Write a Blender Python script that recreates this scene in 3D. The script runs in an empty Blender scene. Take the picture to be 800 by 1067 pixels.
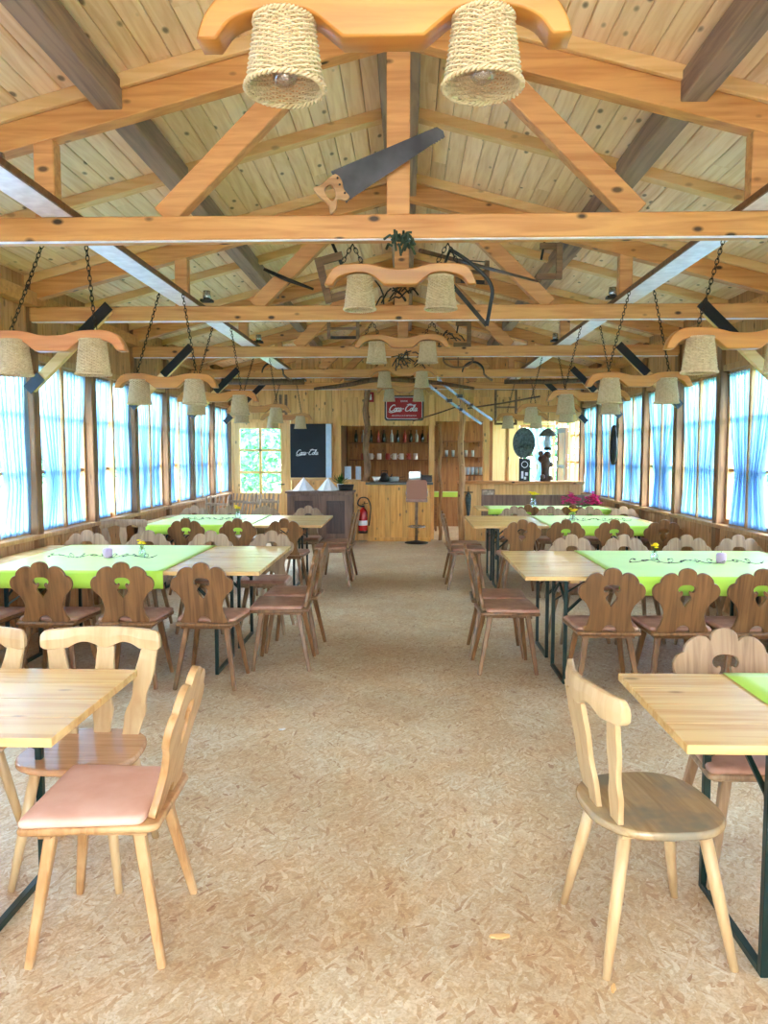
import bpy, bmesh, math, random
from mathutils import Vector, Matrix
random.seed(7)
PI = math.pi
SC = bpy.context.scene
COL = SC.collection
CX = -0.05          # middle of the hall
XL, XR = -3.3, 3.2  # wall faces
YB, YF = -2.05, 14.22

# ------------------------------------------------------------------ materials
def lin(c):
    return tuple(((v/255)/12.92 if v <= 10 else ((v/255+0.055)/1.055)**2.4) for v in c) + (1.0,)

def newmat(name):
    m = bpy.data.materials.new(name); m.use_nodes = True
    nt = m.node_tree; nt.nodes.clear()
    out = nt.nodes.new('ShaderNodeOutputMaterial')
    b = nt.nodes.new('ShaderNodeBsdfPrincipled')
    nt.links.new(b.outputs[0], out.inputs[0])
    return m, nt, b, out

def N(nt, t, **kw):
    n = nt.nodes.new(t)
    for k, v in kw.items():
        if k.startswith('i_'):
            n.inputs[k[2:].replace('_', ' ')].default_value = v
        else: setattr(n, k, v)
    return n
def L(nt, a, b): nt.links.new(a, b)
def ramp(nt, fac, stops):
    r = N(nt, 'ShaderNodeValToRGB'); e = r.color_ramp.elements
    while len(e) < len(stops): e.new(0.5)
    for i, (p, c) in enumerate(stops):
        e[i].position = p; e[i].color = c
    L(nt, fac, r.inputs[0]); return r
def mix(nt, fac, a, b, mode='MIX'):
    m = N(nt, 'ShaderNodeMix', data_type='RGBA', blend_type=mode)
    for s, v in ((0, fac), (6, a), (7, b)):
        if hasattr(v, 'is_linked') or hasattr(v, 'links'): L(nt, v, m.inputs[s])
        else: m.inputs[s].default_value = v
    return m.outputs[2]

def wood(name, base, dark, rough=0.55, axis='X', grain=1.0, knots=0.0, vary=0.12, island=False, spec=0.4, wear=None, bump=0.15):
    m, nt, b, out = newmat(name)
    tc = N(nt, 'ShaderNodeTexCoord'); oi = N(nt, 'ShaderNodeObjectInfo'); ge = N(nt, 'ShaderNodeNewGeometry')
    rnd = ge.outputs['Random Per Island'] if island else oi.outputs['Random']
    off = N(nt, 'ShaderNodeVectorMath', operation='SCALE'); off.inputs[0].default_value = (7.1, 13.3, 5.7)
    L(nt, rnd, off.inputs['Scale'])
    add = N(nt, 'ShaderNodeVectorMath', operation='ADD'); L(nt, tc.outputs['Object'], add.inputs[0]); L(nt, off.outputs[0], add.inputs[1])
    mp = N(nt, 'ShaderNodeMapping')
    s = {'X': (1.2, 16, 16), 'Y': (16, 1.2, 16), 'Z': (16, 16, 1.2)}[axis]
    mp.inputs['Scale'].default_value = tuple(v*grain for v in s)
    L(nt, add.outputs[0], mp.inputs[0])
    n1 = N(nt, 'ShaderNodeTexNoise'); n1.inputs['Scale'].default_value = 1.6; n1.inputs['Detail'].default_value = 5; n1.inputs['Distortion'].default_value = 0.8
    L(nt, mp.outputs[0], n1.inputs['Vector'])
    r = ramp(nt, n1.outputs[0], [(0.28, lin(dark)), (0.62, lin(base))])
    c = r.outputs[0]
    # board to board variation
    hs = N(nt, 'ShaderNodeHueSaturation'); L(nt, c, hs.inputs['Color'])
    mr = N(nt, 'ShaderNodeMapRange'); mr.inputs['To Min'].default_value = 1-vary; mr.inputs['To Max'].default_value = 1+vary
    L(nt, rnd, mr.inputs[0]); L(nt, mr.outputs[0], hs.inputs['Value'])
    c = hs.outputs[0]
    if knots:
        mk = N(nt, 'ShaderNodeMapping')
        ks = {'X': (4.2, 8, 8), 'Y': (8, 4.2, 8), 'Z': (8, 8, 4.2)}[axis]
        mk.inputs['Scale'].default_value = ks
        L(nt, add.outputs[0], mk.inputs[0])
        v = N(nt, 'ShaderNodeTexVoronoi'); v.inputs['Scale'].default_value = 1.0
        L(nt, mk.outputs[0], v.inputs['Vector'])
        kr = ramp(nt, v.outputs['Distance'], [(0.08, (1, 1, 1, 1)), (0.16, (0, 0, 0, 1))])
        kk = N(nt, 'ShaderNodeMath', operation='MULTIPLY'); kk.inputs[1].default_value = knots
        L(nt, kr.outputs[0], kk.inputs[0])
        c = mix(nt, kk.outputs[0], c, lin(tuple(v*0.36 for v in dark)))
    if wear:
        w = N(nt, 'ShaderNodeTexNoise'); w.inputs['Scale'].default_value = 6; w.inputs['Detail'].default_value = 3
        L(nt, tc.outputs['Object'], w.inputs['Vector'])
        wr = ramp(nt, w.outputs[0], [(0.42, (0, 0, 0, 1)), (0.62, (1, 1, 1, 1))])
        c = mix(nt, wr.outputs[0], c, lin(wear))
    L(nt, c, b.inputs['Base Color'])
    b.inputs['Roughness'].default_value = rough
    b.inputs['Specular IOR Level'].default_value = spec
    if bump:
        bp = N(nt, 'ShaderNodeBump'); bp.inputs['Strength'].default_value = bump; bp.inputs['Distance'].default_value = 0.004
        L(nt, n1.outputs[0], bp.inputs['Height']); L(nt, bp.outputs[0], b.inputs['Normal'])
    return m

def plain(name, c, rough=0.5, metal=0.0, spec=0.5, var=0.0, scale=20, c2=None):
    m, nt, b, out = newmat(name)
    tc = N(nt, 'ShaderNodeTexCoord')
    n = N(nt, 'ShaderNodeTexNoise'); n.inputs['Scale'].default_value = scale; n.inputs['Detail'].default_value = 3
    L(nt, tc.outputs['Object'], n.inputs['Vector'])
    d = c2 if c2 else tuple(v*(1-var) for v in c)
    r = ramp(nt, n.outputs[0], [(0.35, lin(d)), (0.65, lin(c))])
    L(nt, r.outputs[0], b.inputs['Base Color'])
    b.inputs['Roughness'].default_value = rough; b.inputs['Metallic'].default_value = metal
    b.inputs['Specular IOR Level'].default_value = spec
    return m

M = {}
M['ceil'] = wood('ceiling_pine', (240, 210, 170), (220, 180, 134), 0.6, 'Y', 1.0, 0.8, 0.08, island=True)
M['wallw'] = wood('wall_pine', (194, 142, 94), (158, 108, 64), 0.6, 'Z', 1.0, 0.6, 0.12, island=True)
M['endw'] = wood('end_wall_pine', (232, 186, 118), (208, 152, 82), 0.5, 'Z', 1.0, 0.8, 0.14, island=True)
M['barw'] = wood('bar_pine', (236, 178, 84), (202, 134, 48), 0.4, 'Z', 1.0, 0.8, 0.12, island=True)
M['beam'] = wood('beam_pine', (210, 152, 90), (180, 116, 60), 0.48, 'X', 0.8, 1.0, 0.07)
M['rafter'] = wood('rafter_pine', (232, 192, 134), (214, 166, 104), 0.55, 'X', 0.8, 0.4, 0.05)
M['strut'] = wood('strut_pine', (208, 150, 92), (178, 116, 64), 0.5, 'X', 0.9, 0.9, 0.08)
M['purlin'] = wood('aged_purlin', (160, 130, 106), (116, 92, 76), 0.7, 'X', 0.8, 0.3, 0.05)
M['post'] = wood('wall_post_wood', (140, 100, 66), (92, 62, 40), 0.6, 'Z', 0.8, 0.3, 0.12)
M['frame'] = wood('window_frame_wood', (196, 150, 102), (160, 112, 70), 0.5, 'Z', 1.0, 0.1, 0.08)
M['yoke'] = wood('yoke_wood', (194, 132, 60), (168, 104, 42), 0.36, 'X', 0.7, 0.0, 0.05, spec=0.6)
M['yoke_red'] = wood('reddish_yoke_wood', (206, 140, 88), (180, 106, 60), 0.35, 'X', 0.7, 0.0, 0.05, spec=0.6)
M['brown'] = wood('brown_chair_wood', (134, 94, 56), (90, 60, 34), 0.38, 'Z', 1.3, 0.0, 0.15, spec=0.5)
M['grey'] = wood('greyish_chair_wood', (164, 134, 102), (122, 94, 68), 0.38, 'Z', 1.3, 0.0, 0.12, spec=0.5)
M['blond'] = wood('blond_chair_wood', (188, 144, 96), (150, 106, 64), 0.42, 'Z', 1.3, 0.2, 0.06, spec=0.45, wear=(196, 158, 112))
M['pale'] = wood('pale_chair_wood', (202, 172, 128), (182, 146, 100), 0.38, 'Z', 1.0, 0.0, 0.05, spec=0.5)
M['wornseat'] = wood('worn_seat_wood', (176, 150, 110), (146, 118, 82), 0.25, 'X', 1.2, 0.0, 0.04, spec=0.6, wear=(134, 124, 104))
M['seatgloss'] = wood('glossy_seat_wood', (200, 156, 116), (172, 124, 86), 0.22, 'X', 1.2, 0.0, 0.04, spec=0.6)
M['table'] = wood('table_pine', (224, 190, 130), (202, 156, 96), 0.26, 'X', 0.8, 0.5, 0.05, island=True, spec=0.6)
M['cab'] = wood('dark_cabinet_wood', (128, 98, 80), (90, 66, 54), 0.45, 'Z', 1.0, 0.0, 0.08)
M['log'] = wood('bark_log', (112, 82, 58), (62, 44, 32), 0.8, 'Z', 1.6, 0.3, 0.1, bump=0.6)
M['oldwood'] = wood('old_tool_wood', (134, 104, 76), (92, 68, 48), 0.7, 'X', 1.0, 0.0, 0.1)
M['shelfw'] = wood('shelf_wood', (140, 96, 58), (104, 66, 38), 0.6, 'X', 1.0, 0.2, 0.08)
M['barroom'] = wood('bar_back_boards', (172, 122, 74), (132, 86, 48), 0.6, 'Z', 1.0, 0.5, 0.14, island=True)
M['green_metal'] = plain('dark_green_steel', (6, 40, 36), 0.35, 0.0, 0.5, 0.2)
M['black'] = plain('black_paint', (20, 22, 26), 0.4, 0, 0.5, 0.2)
M['iron'] = plain('old_iron', (62, 56, 52), 0.55, 0.7, 0.5, 0.35)
M['chain'] = plain('rusty_chain', (58, 46, 36), 0.6, 0.6, 0.5, 0.4, 60)
M['steel'] = plain('brushed_steel', (190, 194, 200), 0.25, 0.9, 0.5, 0.15)
M['blade'] = plain('saw_blade', (84, 82, 84), 0.5, 0.6, 0.5, 0.3, 6)
M['white'] = plain('white_paint', (236, 236, 238), 0.5, 0, 0.4, 0.04)
M['bluewhite'] = plain('pale_blue_paint', (196, 216, 236), 0.5, 0, 0.4, 0.04)
M['board'] = plain('blackboard', (20, 30, 40), 0.5, 0, 0.3, 0.2, 4)
M['red'] = plain('sign_red', (168, 8, 16), 0.55, 0, 0.5, 0.1, 5)
M['redgloss'] = plain('extinguisher_red', (206, 30, 30), 0.2, 0, 0.6, 0.05)
M['cushion'] = plain('pink_cushion', (228, 188, 170), 0.85, 0, 0.15, 0, 9, c2=(220, 174, 154))
M['cushion_b'] = plain('dusty_pink_cushion', (184, 140, 118), 0.42, 0, 0.5, 0, 14, c2=(160, 116, 96))
M['yellow'] = plain('yellow_petals', (250, 214, 20), 0.6, 0, 0.3, 0.08)
M['magenta'] = plain('magenta_petals', (240, 20, 132), 0.6, 0, 0.3, 0.25, 40)
M['leaf'] = plain('green_leaf', (70, 120, 40), 0.6, 0, 0.3, 0.4)
M['lilac'] = plain('lilac_candle', (196, 168, 206), 0.4, 0, 0.4, 0.05)
M['wire'] = plain('dark_wire', (70, 72, 66), 0.4, 0.7, 0.5, 0.2)
M['plank'] = plain('plank_window_sheen', (236, 230, 236), 0.3, 0, 0.6, 0, 14, c2=(214, 206, 214))  # window reflection on the planks painted in as a whitish colour
M['plank_edge'] = wood('plank_edge_wood', (124, 84, 56), (92, 58, 36), 0.5)
M['concrete'] = plain('light_bounce_gravel', (196, 188, 170), 0.9, 0, 0.2, 0.12, 30)
M['bronze'] = plain('grey_green_relief', (92, 104, 100), 0.5, 0.3, 0.5, 0.45, 30)
M['statue'] = plain('carved_brown_wood', (96, 58, 34), 0.5, 0, 0.4, 0.4, 12)
M['greycloth'] = plain('grey_lantern_shade', (130, 128, 124), 0.5, 0.3, 0.4, 0.2)
M['cup'] = plain('white_porcelain', (232, 228, 220), 0.25, 0, 0.5, 0.03)
M['redlabel'] = plain('red_cup_glaze', (170, 60, 44), 0.3, 0, 0.5, 0.1)
M['bottle'] = plain('dark_bottle_glass', (40, 50, 36), 0.12, 0, 0.6, 0.2)
M['foil'] = plain('clear_glass_ware', (196, 206, 206), 0.1, 0.1, 0.6, 0.1)
M['asphalt'] = plain('shed_siding', (46, 84, 110), 0.8, 0, 0.3, 0.2, 5)
M['gold'] = wood('yellow_door_wood', (236, 182, 84), (206, 146, 56), 0.45, 'Z', 1.0, 0.1, 0.05)

def cloth_mat(name, c, c2):
    m, nt, b, out = newmat(name)
    tc = N(nt, 'ShaderNodeTexCoord')
    n = N(nt, 'ShaderNodeTexNoise'); n.inputs['Scale'].default_value = 3
    L(nt, tc.outputs['Object'], n.inputs['Vector'])
    r = ramp(nt, n.outputs[0], [(0.3, lin(c2)), (0.7, lin(c))])
    L(nt, r.outputs[0], b.inputs['Base Color'])
    b.inputs['Roughness'].default_value = 0.38; b.inputs['Sheen Weight'].default_value = 0.2
    return m
M['cloth'] = cloth_mat('lime_green_cloth', (190, 232, 84), (176, 222, 72))

def wicker_mat():
    m, nt, b, out = newmat('pale_wicker')
    tc = N(nt, 'ShaderNodeTexCoord')
    n = N(nt, 'ShaderNodeTexNoise'); n.inputs['Scale'].default_value = 55; n.inputs['Detail'].default_value = 2
    L(nt, tc.outputs['Object'], n.inputs['Vector'])
    r = ramp(nt, n.outputs[0], [(0.32, lin((194, 168, 132))), (0.6, lin((212, 188, 152)))])
    L(nt, r.outputs[0], b.inputs['Base Color']); b.inputs['Roughness'].default_value = 0.6
    return m
M['wicker'] = wicker_mat()

def glass_mat(name, tint=(1, 1, 1, 1), gl=0.08):
    m = bpy.data.materials.new(name); m.use_nodes = True; nt = m.node_tree; nt.nodes.clear()
    out = N(nt, 'ShaderNodeOutputMaterial'); t = N(nt, 'ShaderNodeBsdfTransparent'); g = N(nt, 'ShaderNodeBsdfGlossy'); mx = N(nt, 'ShaderNodeMixShader')
    t.inputs[0].default_value = tint; g.inputs['Roughness'].default_value = 0.02
    mx.inputs[0].default_value = gl
    L(nt, t.outputs[0], mx.inputs[1]); L(nt, g.outputs[0], mx.inputs[2]); L(nt, mx.outputs[0], out.inputs[0])
    return m
M['pane'] = glass_mat('window_glass', (0.97, 0.99, 1, 1), 0.06)
M['bulb'] = glass_mat('clear_bulb_glass', (0.94, 0.94, 0.97, 1), 0.3)
M['vase'] = glass_mat('vase_glass', (0.8, 0.88, 0.9, 1), 0.2)

def curtain_mat():
    m = bpy.data.materials.new('sheer_curtain'); m.use_nodes = True; nt = m.node_tree; nt.nodes.clear()
    out = N(nt, 'ShaderNodeOutputMaterial'); tr = N(nt, 'ShaderNodeBsdfTransparent'); tl = N(nt, 'ShaderNodeBsdfTranslucent'); df = N(nt, 'ShaderNodeBsdfDiffuse')
    tl.inputs[0].default_value = (0.24, 0.45, 0.70, 1); df.inputs[0].default_value = (0.66, 0.82, 0.97, 1)
    m1 = N(nt, 'ShaderNodeMixShader'); m1.inputs[0].default_value = 0.15
    m2 = N(nt, 'ShaderNodeMixShader'); m2.inputs[0].default_value = 0.14
    L(nt, tl.outputs[0], m1.inputs[1]); L(nt, df.outputs[0], m1.inputs[2])
    L(nt, m1.outputs[0], m2.inputs[1]); L(nt, tr.outputs[0], m2.inputs[2]); L(nt, m2.outputs[0], out.inputs[0])
    return m
M['curtain'] = curtain_mat()

def osb_mat():
    m, nt, b, out = newmat('osb_floor')
    tc = N(nt, 'ShaderNodeTexCoord')
    dn = N(nt, 'ShaderNodeTexNoise'); dn.inputs['Scale'].default_value = 7; dn.inputs['Detail'].default_value = 1
    L(nt, tc.outputs['Object'], dn.inputs['Vector'])
    dsub = N(nt, 'ShaderNodeVectorMath', operation='MULTIPLY_ADD'); dsub.inputs[1].default_value = (0.05, 0.05, 0); L(nt, dn.outputs['Color'], dsub.inputs[0]); L(nt, tc.outputs['Object'], dsub.inputs[2])
    cur = None; hgt = None
    for i, (ang, sx, sy) in enumerate(((12, 14, 60), (74, 17, 74), (165, 16, 64), (38, 18, 78), (128, 15, 64), (92, 19, 80), (60, 22, 92))):
        mp = N(nt, 'ShaderNodeMapping', vector_type='TEXTURE'); mp.inputs['Rotation'].default_value = (0, 0, math.radians(ang)); mp.inputs['Scale'].default_value = (1/sx, 1/sy, 1)
        mp.inputs['Location'].default_value = (i*0.37, i*0.19, 0)
        L(nt, dsub.outputs[0], mp.inputs[0])
        v = N(nt, 'ShaderNodeTexVoronoi'); v.voronoi_dimensions = '2D'; v.inputs['Scale'].default_value = 1.0
        L(nt, mp.outputs[0], v.inputs['Vector'])
        sp = N(nt, 'ShaderNodeSeparateColor'); L(nt, v.outputs['Color'], sp.inputs[0])
        col = ramp(nt, sp.outputs[0], [(0.0, lin((192, 142, 92))), (0.035, lin((214, 176, 126))), (0.2, lin((228, 198, 148))), (0.6, lin((234, 212, 174))), (0.88, lin((242, 226, 194))), (1.0, lin((250, 240, 216)))])
        if cur is None: cur = col.outputs[0]
        else:
            g = N(nt, 'ShaderNodeMath', operation='GREATER_THAN'); g.inputs[1].default_value = 0.62 if i < 5 else 0.74; L(nt, sp.outputs[1], g.inputs[0])
            cur = mix(nt, g.outputs[0], cur, col.outputs[0])
    fz = N(nt, 'ShaderNodeTexNoise'); fz.inputs['Scale'].default_value = 60; fz.inputs['Detail'].default_value = 4; fz.inputs['Distortion'].default_value = 1.5
    L(nt, tc.outputs['Object'], fz.inputs['Vector'])
    fr_ = ramp(nt, fz.outputs[0], [(0.3, lin((216, 200, 178))), (0.62, (1, 1, 1, 1))])
    cur = mix(nt, 0.8, cur, fr_.outputs[0], 'MULTIPLY')
    oz = N(nt, 'ShaderNodeTexNoise'); oz.inputs['Scale'].default_value = 3.2; oz.inputs['Detail'].default_value = 4
    L(nt, tc.outputs['Object'], oz.inputs['Vector'])
    or_ = ramp(nt, oz.outputs[0], [(0.36, lin((250, 232, 204))), (0.6, (1, 1, 1, 1))])
    cur = mix(nt, 0.9, cur, or_.outputs[0], 'MULTIPLY')
    n2 = N(nt, 'ShaderNodeTexNoise'); n2.inputs['Scale'].default_value = 0.9; n2.inputs['Detail'].default_value = 3
    L(nt, tc.outputs['Object'], n2.inputs['Vector'])
    r2 = ramp(nt, n2.outputs[0], [(0.35, lin((222, 212, 198))), (0.65, (1, 1, 1, 1))])
    cur = mix(nt, 1.0, cur, r2.outputs[0], 'MULTIPLY')
    hs = N(nt, 'ShaderNodeHueSaturation'); hs.inputs['Saturation'].default_value = 0.84; hs.inputs['Value'].default_value = 0.90
    L(nt, cur, hs.inputs['Color'])
    L(nt, hs.outputs[0], b.inputs['Base Color']); b.inputs['Roughness'].default_value = 0.4; b.inputs['Specular IOR Level'].default_value = 0.5
    return m
M['osb'] = osb_mat()

def grass_mat():
    m, nt, b, out = newmat('lawn')
    tc = N(nt, 'ShaderNodeTexCoord'); n = N(nt, 'ShaderNodeTexNoise'); n.inputs['Scale'].default_value = 2; n.inputs['Detail'].default_value = 6
    L(nt, tc.outputs['Object'], n.inputs['Vector'])
    r = ramp(nt, n.outputs[0], [(0.3, lin((60, 130, 70))), (0.7, lin((120, 190, 90)))])
    L(nt, r.outputs[0], b.inputs['Base Color']); b.inputs['Roughness'].default_value = 0.9
    return m
M['grass'] = grass_mat()
M['treeleaf'] = plain('tree_leaves', (120, 190, 140), 0.7, 0, 0.2, 0.4, 3)

# ------------------------------------------------------------------ mesh helpers
class MB:
    def __init__(s): s.v = []; s.f = []; s.sm = []
    def add(s, vs, fs, smooth=False):
        o = len(s.v); s.v += [tuple(v) for v in vs]
        for f in fs: s.f.append([i+o for i in f]); s.sm.append(smooth)
        return s
    def box(s, lo, hi, mat=None):
        x0, y0, z0 = lo; x1, y1, z1 = hi
        vs = [Vector(p) for p in ((x0,y0,z0),(x1,y0,z0),(x1,y1,z0),(x0,y1,z0),(x0,y0,z1),(x1,y0,z1),(x1,y1,z1),(x0,y1,z1))]
        if mat is not None: vs = [mat @ v for v in vs]
        return s.add(vs, [(0,3,2,1),(4,5,6,7),(0,1,5,4),(1,2,6,5),(2,3,7,6),(3,0,4,7)])
    def bar(s, a, b, w, h, up=(0, 0, 1), w2=None, h2=None, shift=0.0):
        a = Vector(a); b = Vector(b); d = (b-a).normalized(); u = Vector(up)
        sd = d.cross(u)
        if sd.length < 1e-4: sd = d.cross(Vector((0, 1, 0)))
        sd.normalize(); u = sd.cross(d).normalized()
        w2 = w if w2 is None else w2; h2 = h if h2 is None else h2
        vs = []
        for p, ww, hh in ((a, w, h), (b, w2, h2)):
            for i, j in ((-1,-1),(1,-1),(1,1),(-1,1)): vs.append(p + sd*i*ww/2 + u*(j*hh/2+shift))
        return s.add(vs, [(0,3,2,1),(4,5,6,7),(0,1,5,4),(1,2,6,5),(2,3,7,6),(3,0,4,7)])
    def tube(s, pts, r, n=8, closed=False, caps=True):
        pts = [Vector(p) for p in pts]; k = len(pts)
        rs = r if isinstance(r, (list, tuple)) else [r]*k
        vs = []; ref = None
        for i, p in enumerate(pts):
            if closed: t = pts[(i+1) % k]-pts[i-1]
            else: t = pts[min(i+1, k-1)]-pts[max(i-1, 0)]
            t.normalize()
            if ref is None:
                ref = Vector((0, 0, 1)) if abs(t.z) < 0.9 else Vector((1, 0, 0))
            a = t.cross(ref)
            if a.length < 1e-5: a = t.cross(Vector((0.3, 1, 0.2)))
            a.normalize(); bb = t.cross(a).normalized(); ref = a.cross(t).normalized()
            for j in range(n):
                th = 2*PI*j/n; vs.append(p + a*math.cos(th)*rs[i] + bb*math.sin(th)*rs[i])
        fs = []
        m = k if closed else k-1
        for i in range(m):
            i2 = (i+1) % k
            for j in range(n):
                j2 = (j+1) % n; fs.append((i*n+j, i*n+j2, i2*n+j2, i2*n+j))
        s.add(vs, fs, True)
        if caps and not closed:
            o = len(s.v)-k*n
            s.f.append([o+j for j in range(n)][::-1]); s.sm.append(False)
            s.f.append([o+(k-1)*n+j for j in range(n)]); s.sm.append(False)
        return s
    def lathe(s, prof, n=20, c=(0, 0, 0), cap0=True, cap1=True):
        vs = []; c = Vector(c)
        for r, z in prof:
            for j in range(n):
                th = 2*PI*j/n; vs.append(c+Vector((r*math.cos(th), r*math.sin(th), z)))
        fs = []
        for i in range(len(prof)-1):
            for j in range(n):
                j2 = (j+1) % n; fs.append((i*n+j, i*n+j2, (i+1)*n+j2, (i+1)*n+j))
        s.add(vs, fs, True)
        o = len(s.v)-len(prof)*n
        if cap0: s.f.append([o+j for j in range(n)][::-1]); s.sm.append(False)
        if cap1: s.f.append([o+(len(prof)-1)*n+j for j in range(n)]); s.sm.append(False)
        return s
    def blob(s, c, r, n=8, m=6, sc=(1, 1, 1)):
        prof = [(r*math.sin(PI*(i+0.02)/(m+0.04)), -r*math.cos(PI*(i+0.02)/(m+0.04))) for i in range(m+1)]
        k = len(s.v); s.lathe(prof, n)
        for i in range(k, len(s.v)):
            v = s.v[i]; s.v[i] = (c[0]+v[0]*sc[0], c[1]+v[1]*sc[1], c[2]+v[2]*sc[2])
        return s
    def xf(s, mat):
        s.v = [tuple(mat @ Vector(v)) for v in s.v]; return s
    def mesh(s, name):
        me = bpy.data.meshes.new(name); me.from_pydata(s.v, [], s.f)
        me.polygons.foreach_set('use_smooth', s.sm); me.update(); return me
    def build(s, name, mat, parent=None, bevel=0.0, seg=1):
        me = s.mesh(name)
        if bevel: bevel_mesh(me, bevel, seg)
        return link(name, me, mat, parent)

def bevel_mesh(me, w, seg=1):
    bm = bmesh.new(); bm.from_mesh(me)
    ed = [e for e in bm.edges if len(e.link_faces) == 2 and e.calc_face_angle(0) > 0.5]
    bmesh.ops.bevel(bm, geom=ed, offset=w, segments=seg, affect='EDGES', profile=0.6, clamp_overlap=True)
    bmesh.ops.recalc_face_normals(bm, faces=bm.faces)
    bm.to_mesh(me); bm.free(); me.update()

def link(name, me, mat, parent=None):
    o = bpy.data.objects.new(name, me); COL.objects.link(o)
    for m in (mat if isinstance(mat, (list, tuple)) else [mat]): me.materials.append(m)
    if parent is not None: o.parent = parent
    return o

def poly_mesh(name, outer, holes, thick, bevel=0.0, res=1):
    """flat outline in local x,z extruded along y"""
    cu = bpy.data.curves.new('c', 'CURVE'); cu.dimensions = '2D'; cu.fill_mode = 'BOTH'
    cu.extrude = max(thick/2-bevel, 0.0001); cu.bevel_depth = bevel; cu.bevel_resolution = res; cu.offset = -bevel
    for ring in [outer]+list(holes):
        sp = cu.splines.new('POLY'); sp.points.add(len(ring)-1); sp.use_cyclic_u = True
        for p, q in zip(sp.points, ring): p.co = (q[0], q[1], 0, 1)
    ob = bpy.data.objects.new('c', cu); COL.objects.link(ob)
    dg = bpy.context.evaluated_depsgraph_get(); dg.update()
    me = bpy.data.meshes.new_from_object(ob.evaluated_get(dg)); me.name = name
    me.transform(Matrix(((1, 0, 0, 0), (0, 0, -1, 0), (0, 1, 0, 0), (0, 0, 0, 1))))
    bpy.data.objects.remove(ob); bpy.data.curves.remove(cu)
    me.materials.clear()
    return me

def smooth_ring(pts, n=4, closed=True):
    out = []; k = len(pts)
    rng = range(k) if closed else range(k-1)
    for i in rng:
        if closed: p0, p1, p2, p3 = pts[i-1], pts[i], pts[(i+1) % k], pts[(i+2) % k]
        else: p0, p1, p2, p3 = pts[max(i-1, 0)], pts[i], pts[i+1], pts[min(i+2, k-1)]
        for j in range(n):
            t = j/n
            out.append(tuple(0.5*((2*p1[a])+(-p0[a]+p2[a])*t+(2*p0[a]-5*p1[a]+4*p2[a]-p3[a])*t*t+(-p0[a]+3*p1[a]-3*p2[a]+p3[a])*t**3) for a in range(len(p1))))
    if not closed: out.append(tuple(pts[-1]))
    return out

def thing(name, label, cat, loc=(0, 0, 0), rz=0.0, group=None):
    o = bpy.data.objects.new(name, None); COL.objects.link(o)
    o.empty_display_size = 0.1; o.location = loc; o.rotation_euler = (0, 0, rz)
    o['label'] = label; o['category'] = cat
    if group: o['group'] = group
    return o
def tag(o, label, cat, group=None, kind=None):
    o['label'] = label; o['category'] = cat
    if group: o['group'] = group
    if kind: o['kind'] = kind
    return o
def struct(name, mb, mat, parent=None, bevel=0):
    o = mb.build(name, mat, parent, bevel)
    if parent is None: o['kind'] = 'structure'
    return o
def sempty(name, loc=(0, 0, 0)):
    o = bpy.data.objects.new(name, None); COL.objects.link(o); o.location = loc; o['kind'] = 'structure'; return o
def copy_tree(o, parent=None, loc=None, rz=None, label=None, group=None):
    c = o.copy(); COL.objects.link(c)
    if parent is not None: c.parent = parent
    if loc is not None: c.location = loc
    if rz is not None: c.rotation_euler = (0, 0, rz)
    if label: c['label'] = label
    if group: c['group'] = group
    for ch in list(o.children): copy_tree(ch, c)
    return c
ORD = ['first', 'second', 'third', 'fourth', 'fifth', 'sixth', 'seventh', 'eighth', 'ninth', 'tenth', 'eleventh', 'twelfth', 'thirteenth', 'fourteenth']

# ------------------------------------------------------------------ setting
fl = MB(); fl.add([(XL-0.1, YB, 0), (XR+0.1, YB, 0), (XR+0.1, 17, 0), (XL-0.1, 17, 0)], [(0, 1, 2, 3)])
fl.add([(XL-0.1, YB, -0.15), (XR+0.1, YB, -0.15), (XR+0.1, YB, 0), (XL-0.1, YB, 0)], [(0, 1, 2, 3)])
struct('floor', fl, M['osb'])
g = MB(); g.add([(-60, -40, -0.16), (60, -40, -0.16), (60, 90, -0.16), (-60, 90, -0.16)], [(0, 1, 2, 3)])
o = g.build('lawn', M['grass']); tag(o, 'green lawn outside around the hall', 'grass', kind='stuff')
g = MB(); g.box((-9, -14, -0.2), (9, YB-0.02, -0.1)); g.box((-9, YB-.02, -.2), (XL-.15, 19, -.1)); struct('ground', g, M['concrete'])  # pale paving added behind and beside the hall to bounce daylight inside
g = MB(); g.box((XR+.15, YB-.02, -.2), (5.2, 19, -.1)); struct('bounce_ground_right', g, M['concrete'])  # pale strip added on the lawn side to bounce light to the ceiling

SL = 0.26
def zroof(x): return 3.97-SL*abs(x-CX)
# ceiling: tongue and groove boards running along the hall
cb = MB(); pw = 0.118
for sgn in (-1, 1):
    k = 0; d = 0.0
    while d < 3.3:
        d0, d1 = d+0.004, d+pw-0.0005
        y = YB-0.4+random.uniform(-1.5, 0)
        while y < 14.3:
            ln = random.choice((2.54, 3.8, 5.08)); y0, y1 = max(y, YB-0.35), min(y+ln, 14.28)
            if y1 > y0+0.05:
                vs = []
                for yy in (y0+0.001, y1-0.001):
                    for dd, off in ((d0, 0.004), (d0+0.005, 0), (d1-0.005, 0), (d1, 0.004), (d1, 0.022), (d0, 0.022)):
                        x = CX+sgn*dd; vs.append((x, yy, zroof(x)+off))
                n = 6; fs = [[i, (i+1) % n, n+(i+1) % n, n+i] for i in range(n)]+[list(range(n))[::-1], [n+i for i in range(n)]]
                if sgn < 0: fs = [f[::-1] for f in fs]
                cb.add(vs, fs)
            y += ln
        d += pw
struct('ceiling', cb, M['ceil'])
rf = MB()
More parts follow.
